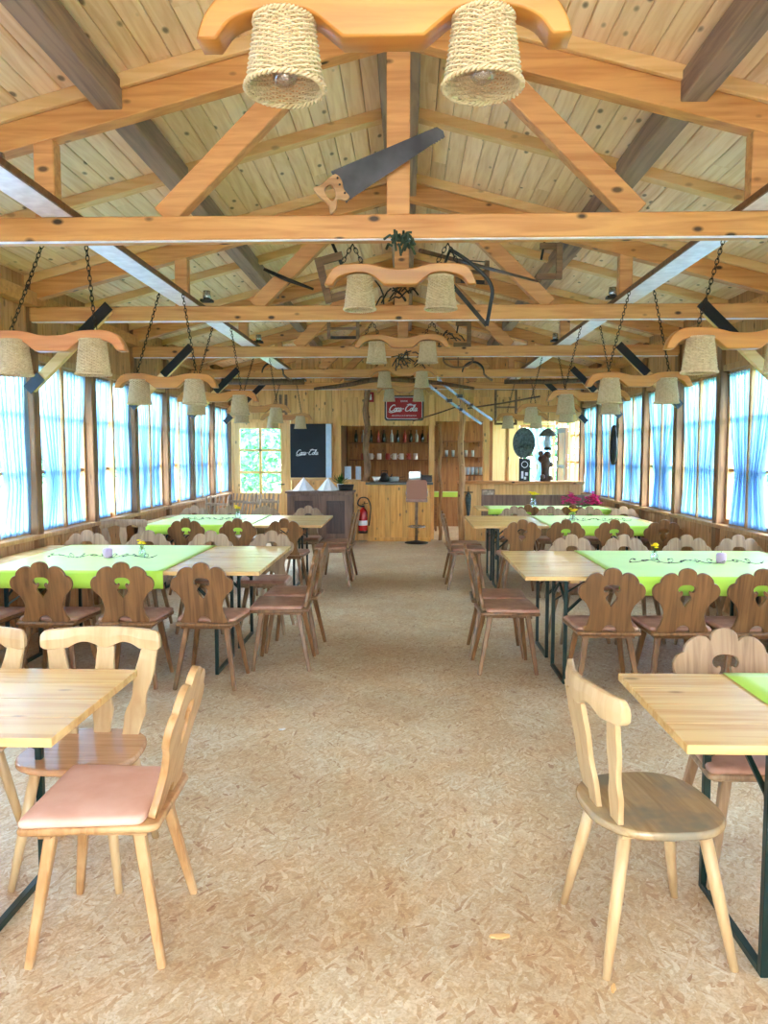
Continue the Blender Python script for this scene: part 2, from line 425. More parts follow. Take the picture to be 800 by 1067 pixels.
for sgn in (-1, 1):
    a = (CX, YB-0.45, 4.0); b = (CX+sgn*3.42, YB-0.45, 4.0-SL*3.42)
    rf.add([a, b, (b[0], 14.4, b[2]), (a[0], 14.4, a[2]), (a[0], a[1], a[2]+0.06), (b[0], b[1], b[2]+0.06), (b[0], 14.4, b[2]+0.06), (a[0], 14.4, a[2]+0.06)],
           [(0, 1, 2, 3), (4, 5, 6, 7), (0, 1, 5, 4), (1, 2, 6, 5), (2, 3, 7, 6), (3, 0, 4, 7)])
struct('roof', rf, M['purlin'])

SILL, HEAD = 0.88, 2.42
posts = [6.72+1.25*k for k in range(-7, 7)]   # -2.03 ... 14.22
def planks_v(mb, x0, x1, y, z0, z1f, w=0.12, t=0.02, face=-1, along='x', plane=0):
    """vertical boards; z1f: top height, a number or a function of the position along"""
    p = x0; a = min(x0, x1); b = max(x0, x1); p = a
    while p < b-0.005:
        q = min(p+w, b)
        ztop = z1f if not callable(z1f) else min(z1f(p), z1f(q))
        if ztop > z0:
            g_ = 0.0025
            if along == 'x': prof = [(p+g_, y+t), (p+g_, y+0.005), (p+g_+0.005, y), (q-g_-0.005, y), (q-g_, y+0.005), (q-g_, y+t)]
            else:
                s_ = face
                prof = [(y+s_*t, p+g_), (y+s_*0.005, p+g_), (y, p+g_+0.005), (y, q-g_-0.005), (y+s_*0.005, q-g_), (y+s_*t, q-g_)]
            vs = [(u, v, z0) for u, v in prof]+[(u, v, ztop) for u, v in prof]
            n = 6; mb.add(vs, [[i, (i+1) % n, n+(i+1) % n, n+i] for i in range(n)]+[list(range(n))[::-1], [n+i for i in range(n)]])
        p = q
    return mb

def side_wall(name, X, s):
    """s = +1: outward is -x (left wall)"""
    e = sempty(name, (0, 0, 0))
    lo = MB(); planks_v(lo, YB, YF+2.6 if s < 0 else YF, X, 0.0, SILL-0.04, 0.14, 0.03, face=-s, along='y')
    struct('lower_panelling', lo, M['wallw'], e)
    up = MB(); planks_v(up, YB, YF+2.6 if s < 0 else YF, X, HEAD+0.05, zroof(X)+0.02, 0.17, 0.03, face=-s, along='y')
    struct('upper_panelling', up, M['wallw'], e)
    yE = YF+2.55 if s < 0 else YF
    core = MB()
    for z0, z1 in ((-0.15, SILL-0.04), (HEAD+0.05, zroof(X)+0.0)):
        core.box((min(X-s*0.03, X-s*0.13), YB, z0), (max(X-s*0.03, X-s*0.13), yE, z1))
    struct('outer_cladding', core, M['post'], e)
    sb = MB(); sb.box((min(X+s*0.06, X-s*0.13), YB, SILL-0.04), (max(X+s*0.06, X-s*0.13), yE, SILL)); struct('sill_board', sb, M['frame'], e, 0.006)
    hb = MB(); hb.box((min(X+s*0.02, X-s*0.13), YB, HEAD), (max(X+s*0.02, X-s*0.13), yE, HEAD+0.06)); struct('head_board', hb, M['frame'], e, 0.004)
    wp = MB(); wp.box((min(X+s*0.10, X), YB, 2.86), (max(X+s*0.10, X), YF-0.05, 2.98)); struct('wall_plate', wp, M['strut'], e, 0.006)
    for k, y in enumerate(posts):
        top = zroof(X)-0.02
        p = MB(); p.box((min(X+s*0.045, X-s*0.10), y-0.055, 0.0), (max(X+s*0.045, X-s*0.10), y+0.055, top))
        struct('post', p, M['post'], e, 0.008)
    return e
side_wall('wall_left', XL, 1)
side_wall('wall_right', XR, -1)

# windows: two sashes of three panes between each pair of posts
wn = 0
def sash_window(X, s, y0, y1, idx):
    e = sempty('window_%d' % idx, (X-s*0.07, (y0+y1)/2, SILL))
    w = (y1-y0)/2; h = HEAD-SILL
    fr = MB(); t = 0.03
    for lo, hi in (((-t, -w, 0), (t, -w+0.04, h)), ((-t, w-0.04, 0), (t, w, h)), ((-t, -w+0.04, 0), (t, w-0.04, 0.05)), ((-t, -w+0.04, h-0.05), (t, w-0.04, h))): fr.box(lo, hi)
    struct('frame', fr, M['frame'], e)
    mu = MB(); mu.box((min(-0.03, s*0.066), -0.022, 0.0), (max(0.03, s*0.066), 0.022, h)); struct('mullion', mu, M['frame'], e)
    gb = MB()
    for a, b in ((-w+0.04, -0.035), (0.035, w-0.04)):
        for z in (h*0.355, h*0.69): gb.box((-0.018, a, z-0.016), (0.018, b, z+0.016))
    struct('glazing_bar', gb, M['frame'], e)
    gl = MB()
    for a, b in ((-w+0.04, -0.035), (0.035, w-0.04)): gl.box((-0.003, a, 0.05), (0.003, b, h-0.05))
    struct('glass', gl, M['pane'], e)
for s, X in ((1, XL), (-1, XR)):
    for i in range(len(posts)-1):
        wn += 1; sash_window(X, s, posts[i]+0.055, posts[i+1]-0.055, wn)
for k in range(2):
    wn += 1; sash_window(XR, -1, 14.3+k*1.25, 15.45+k*1.25, wn)

wr = sempty('wall_front_added')  # unseen wall added behind the camera, its opening sized to limit light
a_ = MB()
for x0, x1 in ((XL, -.55), (.55, XR)): a_.box((x0, YB-.1, -.15), (x1, YB, .98))
a_.box((XL+.12, YB-.1, .98), (-.95, YB, 2.42)); a_.box((.95, YB-.1, .98), (XR-.12, YB, 2.42))
a_.box((XL, YB-.1, 2.42), (XR, YB, 3.1)); a_.box((XL, YB-.1, .86), (XL+.12, YB, 2.42)); a_.box((XR-.12, YB-.1, .86), (XR, YB, 2.42)); a_.box((-.63, YB-.1, .98), (-.55, YB, 2.42)); a_.box((.55, YB-.1, .98), (.63, YB, 2.42))
struct('added_rear_panelling', a_, M['wallw'], wr)
# curtains
def curtain_mesh(seed, w=0.56, h=1.62, tie=0.35, pull=0.5, lean=1):
    r = random.Random(seed); nu, nv = 72, 24; ph = r.uniform(0, 6); f1 = r.uniform(5.5, 7.5)
    vs = []
    for j in range(nv+1):
        v = j/nv                      # 0 bottom, 1 top
        # width profile: full at the top, gathered at the tie, flaring below
        if v > tie: k = (v-tie)/(1-tie); wd = pull+(1-pull)*(k**0.8)
        else: k = (tie-v)/tie; wd = pull+(0.24)*(k**1.1)
        for i in range(nu+1):
            u = i/nu
            amp = 0.012+0.022*(1-min(1, abs(wd)))
            off = amp*math.sin(u*2*PI*f1+ph+0.6*math.sin(v*3))+0.006*math.sin(u*31+v*4)
            pz = u*2*PI*f1+ph+0.6*math.sin(v*3)
            y = (u*wd+(1-wd)*(0 if lean > 0 else 1))*w-w/2+0.017*math.sin(pz*2+1)*min(1, 6*u, 6*(1-u))
            vs.append((off*1.25, max(-w/2, min(w/2, y)), v*h))
    fs = [(j*(nu+1)+i, j*(nu+1)+i+1, (j+1)*(nu+1)+i+1, (j+1)*(nu+1)+i) for j in range(nv) for i in range(nu)]
    mb = MB(); mb.add(vs, fs, True); return mb
CM = []
for k in range(6):
    for lean in (1, -1):
        me = curtain_mesh(k, 0.53, 1.50, 0.30+0.03*(k % 3), (0.56, 0.44, 0.66, 0.40, 0.5, 0.6)[k], lean).mesh('curtain'); me.materials.append(M['curtain']); CM.append(me)
# fuller ones for the left side
CF = []
for k in range(4):
    for lean in (1, -1):
        me = curtain_mesh(20+k, 0.53, 1.50, 0.28, (0.62, 0.76, 0.56, 0.7)[k], lean).mesh('curtain'); me.materials.append(M['curtain']); CF.append(me)
def put_curtain(X, s, yc, me, label):
    e = thing('curtain', label, 'curtain', (X-s*0.024, yc, SILL+0.015), 0, 'sheer window curtains')
    link_o = bpy.data.objects.new('sheer_fabric', me); COL.objects.link(link_o); link_o.parent = e
    rod = MB(); rod.tube([(0, -0.262, 1.49), (0, 0.262, 1.49)], 0.005, 6); rod.build('curtain_rod', M['white'], e)
for s, X, side in ((1, XL, 'left'), (-1, XR, 'right')):
    c = 0
    for i in range(len(posts)-1):  # curtains on the unseen near windows are added to dim the foreground
        for h in (0, 1):
            yc = posts[i]+0.055+0.273+h*0.594
            lst = CF if s > 0 else CM
            me = lst[(i*4+h*3+(i % 2)) % len(lst)] if s > 0 else CM[((i % 6)*2+(0 if h else 1)) % len(CM)]
            n = c; c += 1
            win = ORD[i]
            put_curtain(X, s, yc, me, 'sheer curtain, %s half of the %s window from the front, %s wall' % ('far' if h else 'near', win, side))

# ------------------------------------------------------------------ end wall with bar openings
EY = 14.22
ew = sempty('wall_end')
def ez(x): return zroof(x)-0.005
up = MB()
planks_v(up, -2.15, -1.30, EY, 0.0, ez, 0.11)
planks_v(up, -3.28, -2.15, EY, 2.22, ez, 0.11)
planks_v(up, -1.30, XR, EY, 2.62, ez, 0.11)
planks_v(up, -1.30, -0.70, EY, 2.10, 2.62, 0.1)
struct('boarding', up, M['endw'], ew)
hd = MB(); planks_v(hd, -0.70, 0.52, EY-0.02, 2.10, 2.66, 0.11); struct('bar_header', hd, M['endw'], ew)
hd = MB(); planks_v(hd, 0.52, XR, EY, 2.18, 2.62, 0.10); struct('right_header', hd, M['endw'], ew)
bk = MB()
bk.box((XL, EY+0.022, 2.22), (-2.15, EY+0.10, 2.97)); bk.box((-2.15, EY+0.022, 0), (-1.30, EY+0.10, 2.97)); bk.box((-1.30, EY+0.022, 2.12), (-0.70, EY+0.10, 3.0)); bk.box((-0.7, EY+0.022, 2.12), (0.52, EY+0.10, 3.6)); bk.box((0.52, EY+0.022, 2.2), (XR, EY+0.10, 3.0))
bk.add([(XL, EY+0.06, 2.95), (XR, EY+0.06, 2.95), (XR, EY+0.06, zroof(XR)+.01), (CX, EY+0.06, zroof(CX)+.01), (XL, EY+0.06, zroof(XL)+.01)], [(0, 1, 2, 3, 4)])
struct('wall_core', bk, M['endw'], ew)
kn = MB(); planks_v(kn, -1.30, -0.70, 14.0, 0, 1.08, 0.1)
struct('low_panelling', kn, M['endw'], ew)
kc = MB(); kc.box((-1.30, 14.022, 0), (-0.68, 14.2, 1.08)); struct('low_wall_core', kc, M['endw'], ew)
kl = MB(); kl.box((-1.30, 13.96, 1.08), (-0.86, 14.32, 1.11)); struct('shelf_ledge', kl, M['rafter'], ew, 0.004)
kn = MB(); planks_v(kn, 0.95, XR, 13.98, 0, 1.04, 0.105); struct('right_low_panelling', kn, M['endw'], ew)
kc = MB(); kc.box((0.96, 14.002, 0), (XR, 14.2, 1.04)); struct('right_low_wall_core', kc, M['endw'], ew)
kl = MB(); kl.box((0.93, 13.90, 1.04), (XR, 14.32, 1.09)); struct('right_ledge', kl, M['beam'], ew, 0.006)
for x, w, z0, z1, mt in ((-1.27, 0.09, 0, 2.9, 'endw'), (0.45, 0.10, 0, 2.66, 'endw'), (1.45, 0.11, 1.09, 2.62, 'endw'), (1.84, 0.05, 1.09, 2.2, 'endw')):
    p = MB(); p.box((x-w/2, EY-0.05, z0), (x+w/2, EY+0.08, z1)); struct('stud', p, M[mt], ew, 0.006)
# bar front
bc = thing('bar_counter', 'yellow pine board bar counter with dark top at the end of the hall', 'counter', (-0.13, 13.9, 0))
b_ = MB(); planks_v(b_, -0.58, 0.56, -0.02, 0.05, 1.03, 0.105); b_.box((-0.58, 0.0, 0.0), (0.56, 0.3, 1.03)); b_.build('front_panel', M['barw'], bc)
b_ = MB(); b_.box((-0.62, -0.07, 1.03), (0.60, 0.42, 1.07)); b_.build('counter_top', plain('dark_green_top', (40, 52, 42), 0.3), bc, 0.006)
b_ = MB(); b_.box((-0.58, -0.035, 0), (0.56, -0.021, 0.07)); b_.build('kick_board', M['barw'], bc)
# annex behind the bar
ax = sempty('wall_bar_room')
a_ = MB(); planks_v(a_, -1.30, 1.85, 16.75, 0, 2.5, 0.12); struct('back_boards', a_, M['barroom'], ax)
a_ = MB(); planks_v(a_, 1.85, 2.44, 16.75, 0, 2.5, 0.26); planks_v(a_, 2.44, XR, 16.75, 0, 0.88, 0.14); planks_v(a_, 2.44, XR, 16.75, 2.2, 2.5, 0.14); struct('sunlit_boards', a_, wood('cream_sunlit_boards', (248, 230, 176), (240, 212, 146), .5, 'Z', 1, 0, .03, island=True), ax)  # paler board colour stands in for sunlight falling on them
a_ = MB(); a_.box((-1.42, EY+0.1, 0), (-1.32, 16.85, 2.5)); a_.box((-1.42, 16.78, 0), (2.44, 16.88, 2.5)); a_.box((2.44, 16.78, 0), (XR+.1, 16.88, .88)); a_.box((2.44, 16.78, 2.2), (XR+.1, 16.88, 2.5)); struct('outer_skin', a_, M['post'], ax)
a_ = MB(); a_.box((-1.45, EY+0.1, 2.5), (XR+0.15, 16.9, 2.56)); o = a_.build('ceiling_bar_room', M['endw']); o['kind'] = 'structure'
e = sempty('window_end', (2.82, 16.80, 0.88))
a_ = MB()
for lo, hi in (((-.37, -.03, 0), (-.32, .03, 1.32)), ((.32, -.03, 0), (.37, .03, 1.32)), ((-.32, -.03, 0), (.32, .03, .05)), ((-.32, -.03, 1.27), (.32, .03, 1.32)), ((-.02, -.02, .05), (.02, .02, 1.27)), ((-.32, -.02, .64), (.32, .02, .68))): a_.box(lo, hi)
struct('frame', a_, M['frame'], e); a_ = MB(); a_.box((-.32, -.003, .05), (.32, .003, 1.27)); struct('glass', a_, M['pane'], e)
# yellow wooden door leaf standing at the right wall of the bar room
d_ = thing('wooden_door', 'yellow wooden door leaf with dark frame in the right corner behind the ledge', 'door', (3.12, 15.6, 0), 0)
a_ = MB(); a_.box((-0.03, -0.42, 0.02), (0.03, -0.34, 2.1)); a_.box((-0.03, 0.34, 0.02), (0.03, 0.42, 2.1)); a_.box((-0.03, -0.34, 2.0), (0.03, 0.34, 2.1)); a_.box((-0.03, -0.34, .02), (0.03, 0.34, .12)); a_.box((-0.03, -0.34, 1.3), (0.03, 0.34, 1.36)); a_.build('door_frame', M['cab'], d_)
a_ = MB(); a_.box((-0.015, -0.34, 0.12), (0.015, -0.01, 1.3)); a_.box((-0.015, 0.01, 0.12), (0.015, 0.34, 1.3)); a_.box((-0.015, -0.34, 1.36), (0.015, -0.01, 2.0)); a_.box((-0.015, 0.01, 1.36), (0.015, 0.34, 2.0)); a_.build('door_panel', M['gold'], d_)

# glazed door in the end wall
d_ = sempty('door_1', (-2.72, EY, 0))
a_ = MB()
for lo, hi in (((-.56, -.04, 0), (-.50, .08, 2.22)), ((.50, -.04, 0), (.56, .08, 2.22)), ((-.50, -.04, 2.16), (.50, .08, 2.22))): a_.box(lo, hi)
struct('door_frame', a_, M['endw'], d_, 0.004)
a_ = MB()
for lo, hi in (((-.50, -.02, 0), (-.38, .03, 2.16)), ((.38, -.02, 0), (.50, .03, 2.16)), ((-.38, -.02, 2.05), (.38, .03, 2.16)), ((-.38, -.02, 0.02), (.38, .03, .86)), ((-.022, -.01, .86), (.022, .02, 2.05)), ((-.38, -.01, 1.22), (.38, .02, 1.26)), ((-.38, -.01, 1.63), (.38, .02, 1.67))): a_.box(lo, hi)
struct('door_leaf', a_, M['endw'], d_)
a_ = MB(); a_.box((-.38, .002, .86), (.38, .008, 2.05)); struct('glass', a_, M['pane'], d_)
a_ = MB(); a_.tube([(.44, -.02, 1.02), (.44, -.06, 1.02), (.34, -.06, 1.02)], .009, 8); struct('door_handle', a_, M['iron'], d_)

# log posts in front of the bar
def log_post(x, y, z0, z1, r, label, mat):
    pts = []; rs = []
    for i in range(14):
        t = i/13; pts.append((0.02*math.sin(i*1.3+x), 0.015*math.cos(i*1.7), (z1-z0)*t)); rs.append(r*(1-0.2*t)*(1+0.07*math.sin(i*2.1+x*5)))
    mb = MB().tube(pts, rs, 12)
    for k in range(5):
        t = 0.15+0.16*k; an = k*2.3
        mb.blob((pts[int(t*13)][0]+math.cos(an)*r*.8, pts[int(t*13)][1]+math.sin(an)*r*.8, (z1-z0)*t), r*.42, 8, 5)
    o = mb.build('log_post', mat); o.location = (x, y, z0); tag(o, label, 'post'); return o
log_post(-0.74, 14.06, 1.08, 2.94, 0.062, 'dark knotty log post at the left end of the bar counter', wood('log_bark', (150, 112, 80), (92, 66, 46), 0.8, 'Z', 1.6, 0.4, 0.1, bump=0.6))
log_post(0.97, 13.78, 0, 2.94, 0.058, 'lighter bare log post at the right side of the passage', wood('bare_log', (200, 152, 98), (150, 104, 62), .6, 'Z', 1, .8, .05))
log_post(0.60, 14.06, 0, 2.12, 0.035, 'thin pole standing between bar and passage', wood('thin_pole_wood', (176, 130, 80), (120, 84, 52), .6, 'Z'))

# ------------------------------------------------------------------ trusses
def chord_pt(x, off=0): return 3.75-SL*abs(x-CX)+off
TRY = [posts[3]-1.25, 4.22, 6.72, 9.22, 11.72, 13.9]
TRY[0] = 1.72
def make_truss(label, y):
    t = thing('roof_truss', label, 'roof truss', (CX, y, 2.735), 0, 'timber roof trusses')
    def P(x, z): return (x, 0, z-2.735)
    xl, xr = XL-CX+0.02, XR-CX-0.02
    b = MB().bar(P(xl, 2.735+.0625), P(xr, 2.735+.0625), 0.11, 0.125); b.build('tie_beam', M['beam'], t, 0.007)
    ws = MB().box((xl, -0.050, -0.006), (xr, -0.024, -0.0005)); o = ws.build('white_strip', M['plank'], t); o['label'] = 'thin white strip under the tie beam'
    for sg, xe in ((-1, xl-0.0), (1, xr+0.0)):
        x0 = 0.0
        zc = lambda x: 3.75-SL*abs(x)
        mb = MB(); ys = (-0.05, 0.05)
        vs = []
        for yy in ys:
            vs += [(x0, yy, zc(0)-2.735), (xe, yy, zc(xe)-2.735), (xe, yy, zc(xe)-2.735+.145), (x0, yy, zc(0)-2.735+.145)]
        mb.add(vs, [(0, 1, 2, 3), (7, 6, 5, 4), (0, 4, 5, 1), (1, 5, 6, 2), (2, 6, 7, 3), (3, 7, 4, 0)])
        o = mb.build('top_chord', M['beam'], t, 0.005)
        s = MB().bar((sg*1.26, 0, 0.125), (sg*0.52, 0, 0.85), 0.09, 0.125, up=(0, 0, 1)); s.build('strut', M['strut'], t, 0.005)
        sp = MB().box((sg*1.895-0.055, -0.045, 0.12), (sg*1.895+0.055, 0.045, zc(1.895)-2.735+0.01)); sp.build('short_post', M['strut'], t, 0.005)
        bx = sg*(abs(xe)-0.02)
        kb = MB().bar((bx, -0.095, -0.58), (bx-sg*0.70, -0.095, 0.10), 0.06, 0.085); kb.build('knee_brace', M['rafter'], t, 0.004)
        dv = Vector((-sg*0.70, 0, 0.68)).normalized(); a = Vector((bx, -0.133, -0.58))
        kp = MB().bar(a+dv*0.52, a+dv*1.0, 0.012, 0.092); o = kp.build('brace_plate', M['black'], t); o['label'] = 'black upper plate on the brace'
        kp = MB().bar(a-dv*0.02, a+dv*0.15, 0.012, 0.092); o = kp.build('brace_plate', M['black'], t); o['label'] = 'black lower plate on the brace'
    k = MB().box((-0.062, -0.05, 0.12), (0.062, 0.05, 1.02)); k.build('king_post', M['strut'], t, 0.006)
    bl = MB()
    for x in (-3.1, -1.9, 1.9, 3.0): bl.lathe([(0.012, -0.0), (0.012, 0.02)], 8)
    return t
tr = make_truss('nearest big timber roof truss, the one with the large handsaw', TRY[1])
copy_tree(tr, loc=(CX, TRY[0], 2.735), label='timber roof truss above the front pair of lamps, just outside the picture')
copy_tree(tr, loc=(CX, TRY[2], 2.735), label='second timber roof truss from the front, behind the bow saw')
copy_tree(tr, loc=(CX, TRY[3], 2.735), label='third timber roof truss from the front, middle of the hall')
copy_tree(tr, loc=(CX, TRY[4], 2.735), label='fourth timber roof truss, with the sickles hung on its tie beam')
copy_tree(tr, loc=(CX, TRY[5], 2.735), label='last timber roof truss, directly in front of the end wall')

# rafters (thin light battens under the boards)
def rafter(y, sg, label):
    mb = MB(); vs = []; xe = sg*3.30
    for yy in (-0.045, 0.045):
        vs += [(0.02*sg, yy, 0), (xe, yy, -SL*3.30), (xe, yy, -SL*3.30+0.075), (0.02*sg, yy, 0.075)]
    mb.add(vs, [(0, 1, 2, 3), (7, 6, 5, 4), (0, 4, 5, 1), (1, 5, 6, 2), (2, 6, 7, 3), (3, 7, 4, 0)])
    o = mb.build('rafter', M['rafter'], None, 0.004); o.location = (CX, y, 3.894)
    tag(o, label, 'rafter', 'light rafters under the roof boards')
ry = [TRY[0]-1.25, TRY[0]-0.02, 2.95, 4.19, 5.45, 6.69, 7.95, 9.19, 10.45, 11.69, 12.8, 13.87]
for i, y in enumerate(ry):
    for sg, sd in ((-1, 'left'), (1, 'right')):
        rafter(y, sg, '%s light rafter on the %s roof slope, counted from the front' % (ORD[i], sd))
for sg, sd in ((-1, 'left'), (1, 'right')):
    x = CX+sg*1.53; z = zroof(x)
    o = MB().bar((0, 0, 0), (0, 16.0, 0), 0.14, 0.15).xf(Matrix.Rotation(-PI/2, 4, 'Z')).build('purlin', M['purlin'], None, 0.006)
    o.rotation_euler = (0, 0, PI/2); o.location = (x, YB+0.02, z-0.085)
    tag(o, 'dark aged purlin running the length of the %s roof slope' % sd, 'purlin', 'dark purlins')
o = MB().bar((0, 0, 0), (16.0, 0, 0), 0.24, 0.16).build('ridge_beam', M['purlin'], None, 0.006)
o.rotation_euler = (0, 0, PI/2); o.location = (CX, YB+0.02, 3.84); tag(o, 'dark ridge beam under the peak of the roof', 'beam')

# planks lying across the tie beams, carrying the side lamps
HB = 2.862
for X, sd in ((-1.88, 'left'), (1.83, 'right')):
    t = thing('lamp_plank', 'long plank in window-sheen colour laid across the tie beams above the %s tables' % sd, 'plank', (X, 0.4, HB), 0, 'planks carrying the side lamps')
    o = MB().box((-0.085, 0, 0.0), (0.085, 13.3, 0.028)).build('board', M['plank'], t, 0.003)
    o = MB().box((-0.085 if X > 0 else 0.085, 0, 0.0), (-0.097 if X > 0 else 0.097, 13.3, 0.034)).build('edge_strip', M['plank_edge'], t)

# small spotlights and hooks on the planks
def spot(x, y, label):
    t = thing('spotlight', label, 'spotlight', (x, y, HB+0.03), 0, 'small grey spotlights by the planks')
    MB().box((-0.05, -0.04, 0), (0.05, 0.04, 0.02)).build('bracket', M['iron'], t)
    MB().lathe([(0.03, 0), (0.034, 0.03), (0.03, 0.075)], 14, (0.0, 0, 0.018)).build('lamp_head', M['steel'], t)
spot(-1.90, 3.62, 'grey spotlight on the left plank before the nearest truss')
spot(-1.72, 6.66, 'grey spotlight where the left plank meets the second tie beam'); spot(1.72, 6.62, 'grey spotlight where the right plank meets the second tie beam')
spot(1.72, 9.12, 'grey spotlight where the right plank meets the third tie beam'); spot(-1.75, 9.12, 'grey spotlight where the left plank meets the third tie beam')

# ------------------------------------------------------------------ yoke lamps
def yoke_outline():
    h = [(0, .085), (.06, .088), (.12, .102), (.17, .112), (.24, .115), (.31, .112), (.355, .098), (.385, .07), (.405, .035), (.415, .003)]
    b = [(.413, 0), (.372, 0), (.362, .012), (.34, .038), (.30, .056), (.25, .064), (.2, .064), (.155, .05), (.115, .02), (.09, 0)]
    top = smooth_ring(h, 3, False)
    bot = [(.413, 0), (.372, 0)]+smooth_ring(b[2:9], 3, False)+[(.09, 0)]
    right = top+bot
    left = [(-x, z) for x, z in reversed(right) if x > 1e-6]
    return right+left
YO = yoke_outline()
me_yoke = poly_mesh('yoke', YO, [], 0.075, 0.006, 1); me_yoke.materials.append(M['yoke'])
me_yoke_r = me_yoke.copy(); me_yoke_r.materials.clear(); me_yoke_r.materials.append(M['yoke_red'])

def shade_mesh(rows, stakes, rt=0.068, rb=0.09, h=0.185, seg=4, sides=4):
    mb = MB(); n = stakes*seg
    dz = h/rows; rr = dz*0.50
    for k in range(rows):
        z = (k+0.5)*dz; R = rb+(rt-rb)*(z/h)
        pts = []
        for j in range(n):
            th = 2*PI*j/n; w = 0.0036*math.cos(th*stakes/2+k*PI)
            pts.append(((R+w)*math.cos(th), (R+w)*math.sin(th), z+0.0008*math.sin(th*7+k)))
        mb.tube(pts, rr, sides, closed=True)
    for j in range(stakes):
        th = 2*PI*j/stakes
        mb.tube([(rb*math.cos(th), rb*math.sin(th), -0.002), (rt*math.cos(th), rt*math.sin(th), h+0.002)], 0.0028, 5)
    for z, R in ((0.0, rb+0.003), (h, rt+0.002)):
        for ph in (0, PI):
            pts = []
            m = 96
            for j in range(m):
                th = 2*PI*j/m; a = th*22+ph
                pts.append(((R+0.005*math.cos(a))*math.cos(th), (R+0.005*math.cos(a))*math.sin(th), z+0.005*math.sin(a)))
            mb.tube(pts, 0.0042, 5, closed=True)
    m = 5
    # spokes closing the top
    for j in range(4):
        th = PI*j/4; mb.tube([(rt*math.cos(th), rt*math.sin(th), h-0.004), (-rt*math.cos(th), -rt*math.sin(th), h-0.004)], 0.0025, 5)
    return mb
me_shade = shade_mesh(28, 32).mesh('wicker_shade'); me_shade.materials.append(M['wicker'])
me_shade_lo = shade_mesh(24, 30, seg=3, sides=4).mesh('wicker_shade'); me_shade_lo.materials.append(M['wicker'])
bm_ = MB().lathe([(0.013, 0.15), (0.014, 0.12), (0.016, 0.108), (0.026, 0.09), (0.032, 0.068), (0.03, 0.048), (0.02, 0.034), (0.004, 0.029)], 16, cap0=False)
me_bulb = bm_.mesh('bulb'); me_bulb.materials.append(M['bulb'])
me_sock = MB().lathe([(0.016, 0.115), (0.02, 0.13), (0.02, 0.19), (0.005, 0.20)], 14).mesh('lamp_socket'); me_sock.materials.append(M['white'])
me_fil = MB().tube([(0.004*math.cos(i*.9), 0.008*math.sin(i*.9), 0.06+i*0.003) for i in range(12)], 0.0008, 4).mesh('filament'); me_fil.materials.append(M['steel'])

def chain_mb(a, b, link_l=0.036, r=0.0028, sag=0.0):
    a = Vector(a); b = Vector(b); ln = (b-a).length; n = max(2, int(ln/(link_l*0.74)))
    mb = MB(); d = (b-a).normalized(); s1 = d.cross(Vector((0, 1, 0.1))).normalized(); s2 = d.cross(s1).normalized()
    for i in range(n):
        t = (i+0.5)/n; c = a.lerp(b, t)+Vector((0, 0, -sag*4*t*(1-t))); sd = s1 if i % 2 else s2
        pts = []
        for j in range(10):
            th = 2*PI*j/10; pts.append(c+d*math.cos(th)*link_l*0.5+sd*math.sin(th)*link_l*0.27)
        mb.tube(pts, r, 4, closed=True)
    return mb

def yoke_lamp(x, y, zb, chains, label, red=False, hi=False, group='side yoke lamps', shade_scale=1.0):
    t = thing('yoke_lamp', label, 'hanging lamp', (x, y, zb), 0, group)
    yk = bpy.data.objects.new('yoke', me_yoke_r if red else me_yoke); COL.objects.link(yk); yk.parent = t
    for sg in (-1, 1):
        sh = bpy.data.objects.new('lamp_shade', me_shade if hi else me_shade_lo); COL.objects.link(sh); sh.parent = t; sh.location = (sg*0.223, 0, -0.125); sh.rotation_euler = (0, 0, random.uniform(0, 6)); sh.scale = (shade_scale,)*3
        if hi: sh.scale = (.94, .94, .77); sh.location = (sg*0.223, 0, -0.093)
        sk = bpy.data.objects.new('lamp_socket', me_sock); COL.objects.link(sk); sk.parent = sh
        bu = bpy.data.objects.new('bulb', me_bulb); COL.objects.link(bu); bu.parent = sh; bu.location = (0, 0, -.022)
        if hi:
            fi = bpy.data.objects.new('filament', me_fil); COL.objects.link(fi); fi.parent = sh
    for a, b in chains:
        chain_mb(Vector(a)-Vector((x, y, zb)), Vector(b)-Vector((x, y, zb))).build('chain', M['chain'], t)
    hk = MB()
    for sg in (-1, 1): hk.tube([(sg*0.223, 0, .10), (sg*0.223, 0, .125)], 0.006, 6)
    hk.build('hook', M['iron'], t)
    return t
cy = [1.80, 4.30, 6.80, 9.28, 11.78]
cx_ = [-0.055, -0.04, -0.045, -0.05, -0.05]
names = ['nearest wicker yoke lamp, large at the top of the picture', 'second wicker yoke lamp of the middle row, beside the bow saw', 'third wicker yoke lamp of the middle row',
         'fourth wicker yoke lamp of the middle row', 'last wicker yoke lamp of the middle row, before the red sign']
for i, (y, x) in enumerate(zip(cy, cx_)):
    ch = []
    for sg in (-1, 1):
        hk_ = (x+sg*0.26, y-0.01 if i else y, 2.74)
        for q in (-0.07, 0.06): ch.append((hk_, (x+sg*0.26+q, y, 2.62)))
    yoke_lamp(x, y, 2.515 if i else 2.515, ch, names[i], hi=(i == 0), group='middle row of yoke lamps', shade_scale=0.94 if i == 0 else 0.92)
sy = [4.30, 6.17, 7.85, 10.0, 12.3]
for X, BX, sd in ((-1.93, -1.88, 'left'), (1.82, 1.83, 'right')):
    for i, y in enumerate(sy):
        zb = 2.165 if i < 1 else 2.12
        xx = X+(-0.05 if (i == 0 and X < 0) else 0)
        ch = [((BX+sg*0.09, y, HB+0.02), (xx+sg*0.24, y, zb+0.115)) for sg in (-1, 1)]
        yoke_lamp(xx, y, zb, ch, '%s yoke lamp with wicker shades hanging over the %s tables, counted from the front' % (ORD[i], sd), red=(i == 0 and X < 0))

